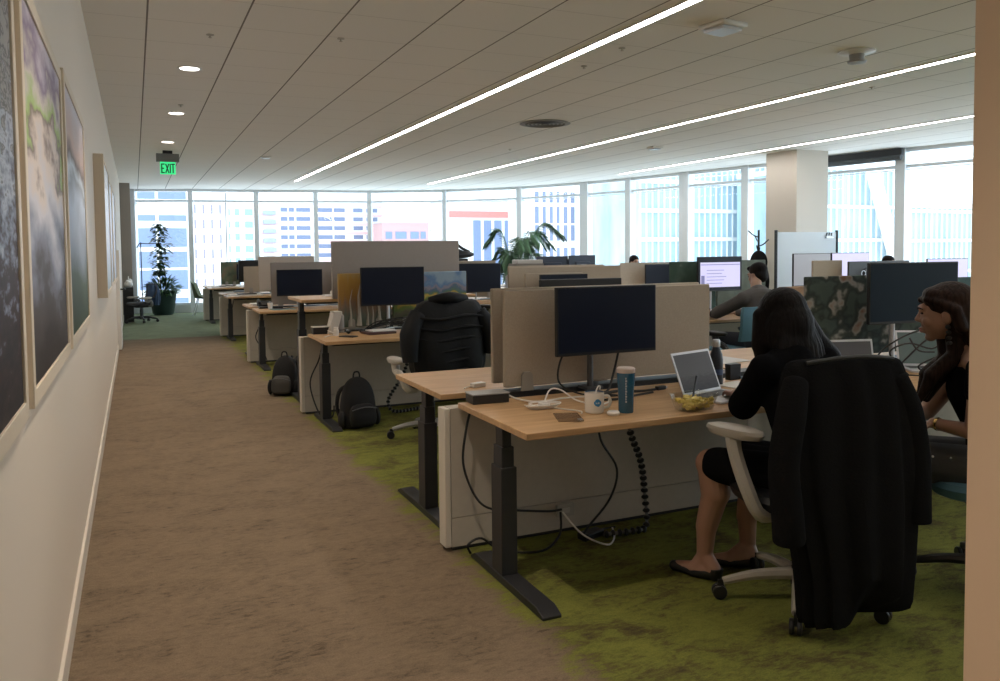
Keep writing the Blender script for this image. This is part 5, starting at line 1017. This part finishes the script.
t = thing('paper_cup', 'brown paper cup on the desk edge left of the seated man', 'cup', (5.42, 6.78, ZD)); MB().lathe([(.0001, 0), (.028, 0), (.038, .10), (.036, .10), (.026, .006), (.0001, .006)], seg=18, cap=False).build('cup_body', mat('kraft', (0.35, 0.2, 0.13), .7), t); MB().lathe([(.0385, .098), (.04, .102), (.036, .108), (.0001, .109)], seg=18, cap=False).build('lid', blk, t)

# --- people far behind, only the tops of their heads show above the screens
def far_person(x, y, z, label, cloth, hairm=hairA):
    Lp = V(x, y, 0); t = thing('person', label, 'person', Lp); b = MB(); c = V(x, y, z)
    P, B = head(b, c, (0, -1, -.1)); b.chain([V(x, y + .03, z - .25), c], [.06, .05]); b.chain([V(x, y + .12, .56), V(x, y + .08, z - .32)], [.14, .13])
    for q in (-1, 1):
        s_, e_, w_ = V(x + q * .17, y + .05, z - .26), V(x + q * .24, y - .12, z - .45), V(x + q * .12, y - .34, .775); b.chain([s_, e_, w_], [.05, .042, .028]); hand(b, w_, (0, -1, 0), (0, 0, 1), q, .4)
        b.chain([V(x + q * .09, y + .12, .53), V(x + q * .10, y - .3, .53), V(x + q * .10, y - .3, .08)], [.09, .065, .04])
    shift(b, Lp).build('body', skinC, t, remesh=.012, smooth_it=2); face(P, B, t, Lp)
    d = MB(); d.chain([V(x, y + .12, .58), V(x, y + .08, z - .32)], [.17, .16]); d.cap(V(x - .15, y + .05, z - .27), V(x + .15, y + .05, z - .27), .08, .08)
    for q in (-1, 1): d.chain([V(x + q * .17, y + .05, z - .26), V(x + q * .24, y - .12, z - .45)], [.075, .06]); d.cap(V(x + q * .09, y + .12, .53), V(x + q * .10, y - .28, .53), .11, .08)
    shift(d, Lp).build('clothes', cloth, t, remesh=.014, smooth_it=2)
    h = MB(); h.ell(P(0, -.03, .05), (.088, .10, .088), T=B); h.ell(P(0, -.055, -.02), (.086, .065, .10), T=B); shift(h, Lp).build('hair', hairm, t, remesh=.012, smooth_it=2)
    office_chair((x, y + .10, 0), pi, 'office chair of the ' + label.replace('whose dark', 'with').replace(' just', ''), frame=blk, basem=blk, pad=blk, fabric=blk, bh=.35, arms=False)
far_person(8.42, 12.60, 1.215, 'person whose dark hair shows left of the lavender monitor', blackc)
far_person(10.55, 8.85, 1.19, 'person whose dark hair shows over the large right monitor', blackc)
far_person(7.18, 12.95, 1.14, 'person whose dark head shows between two beige screens', blackc)
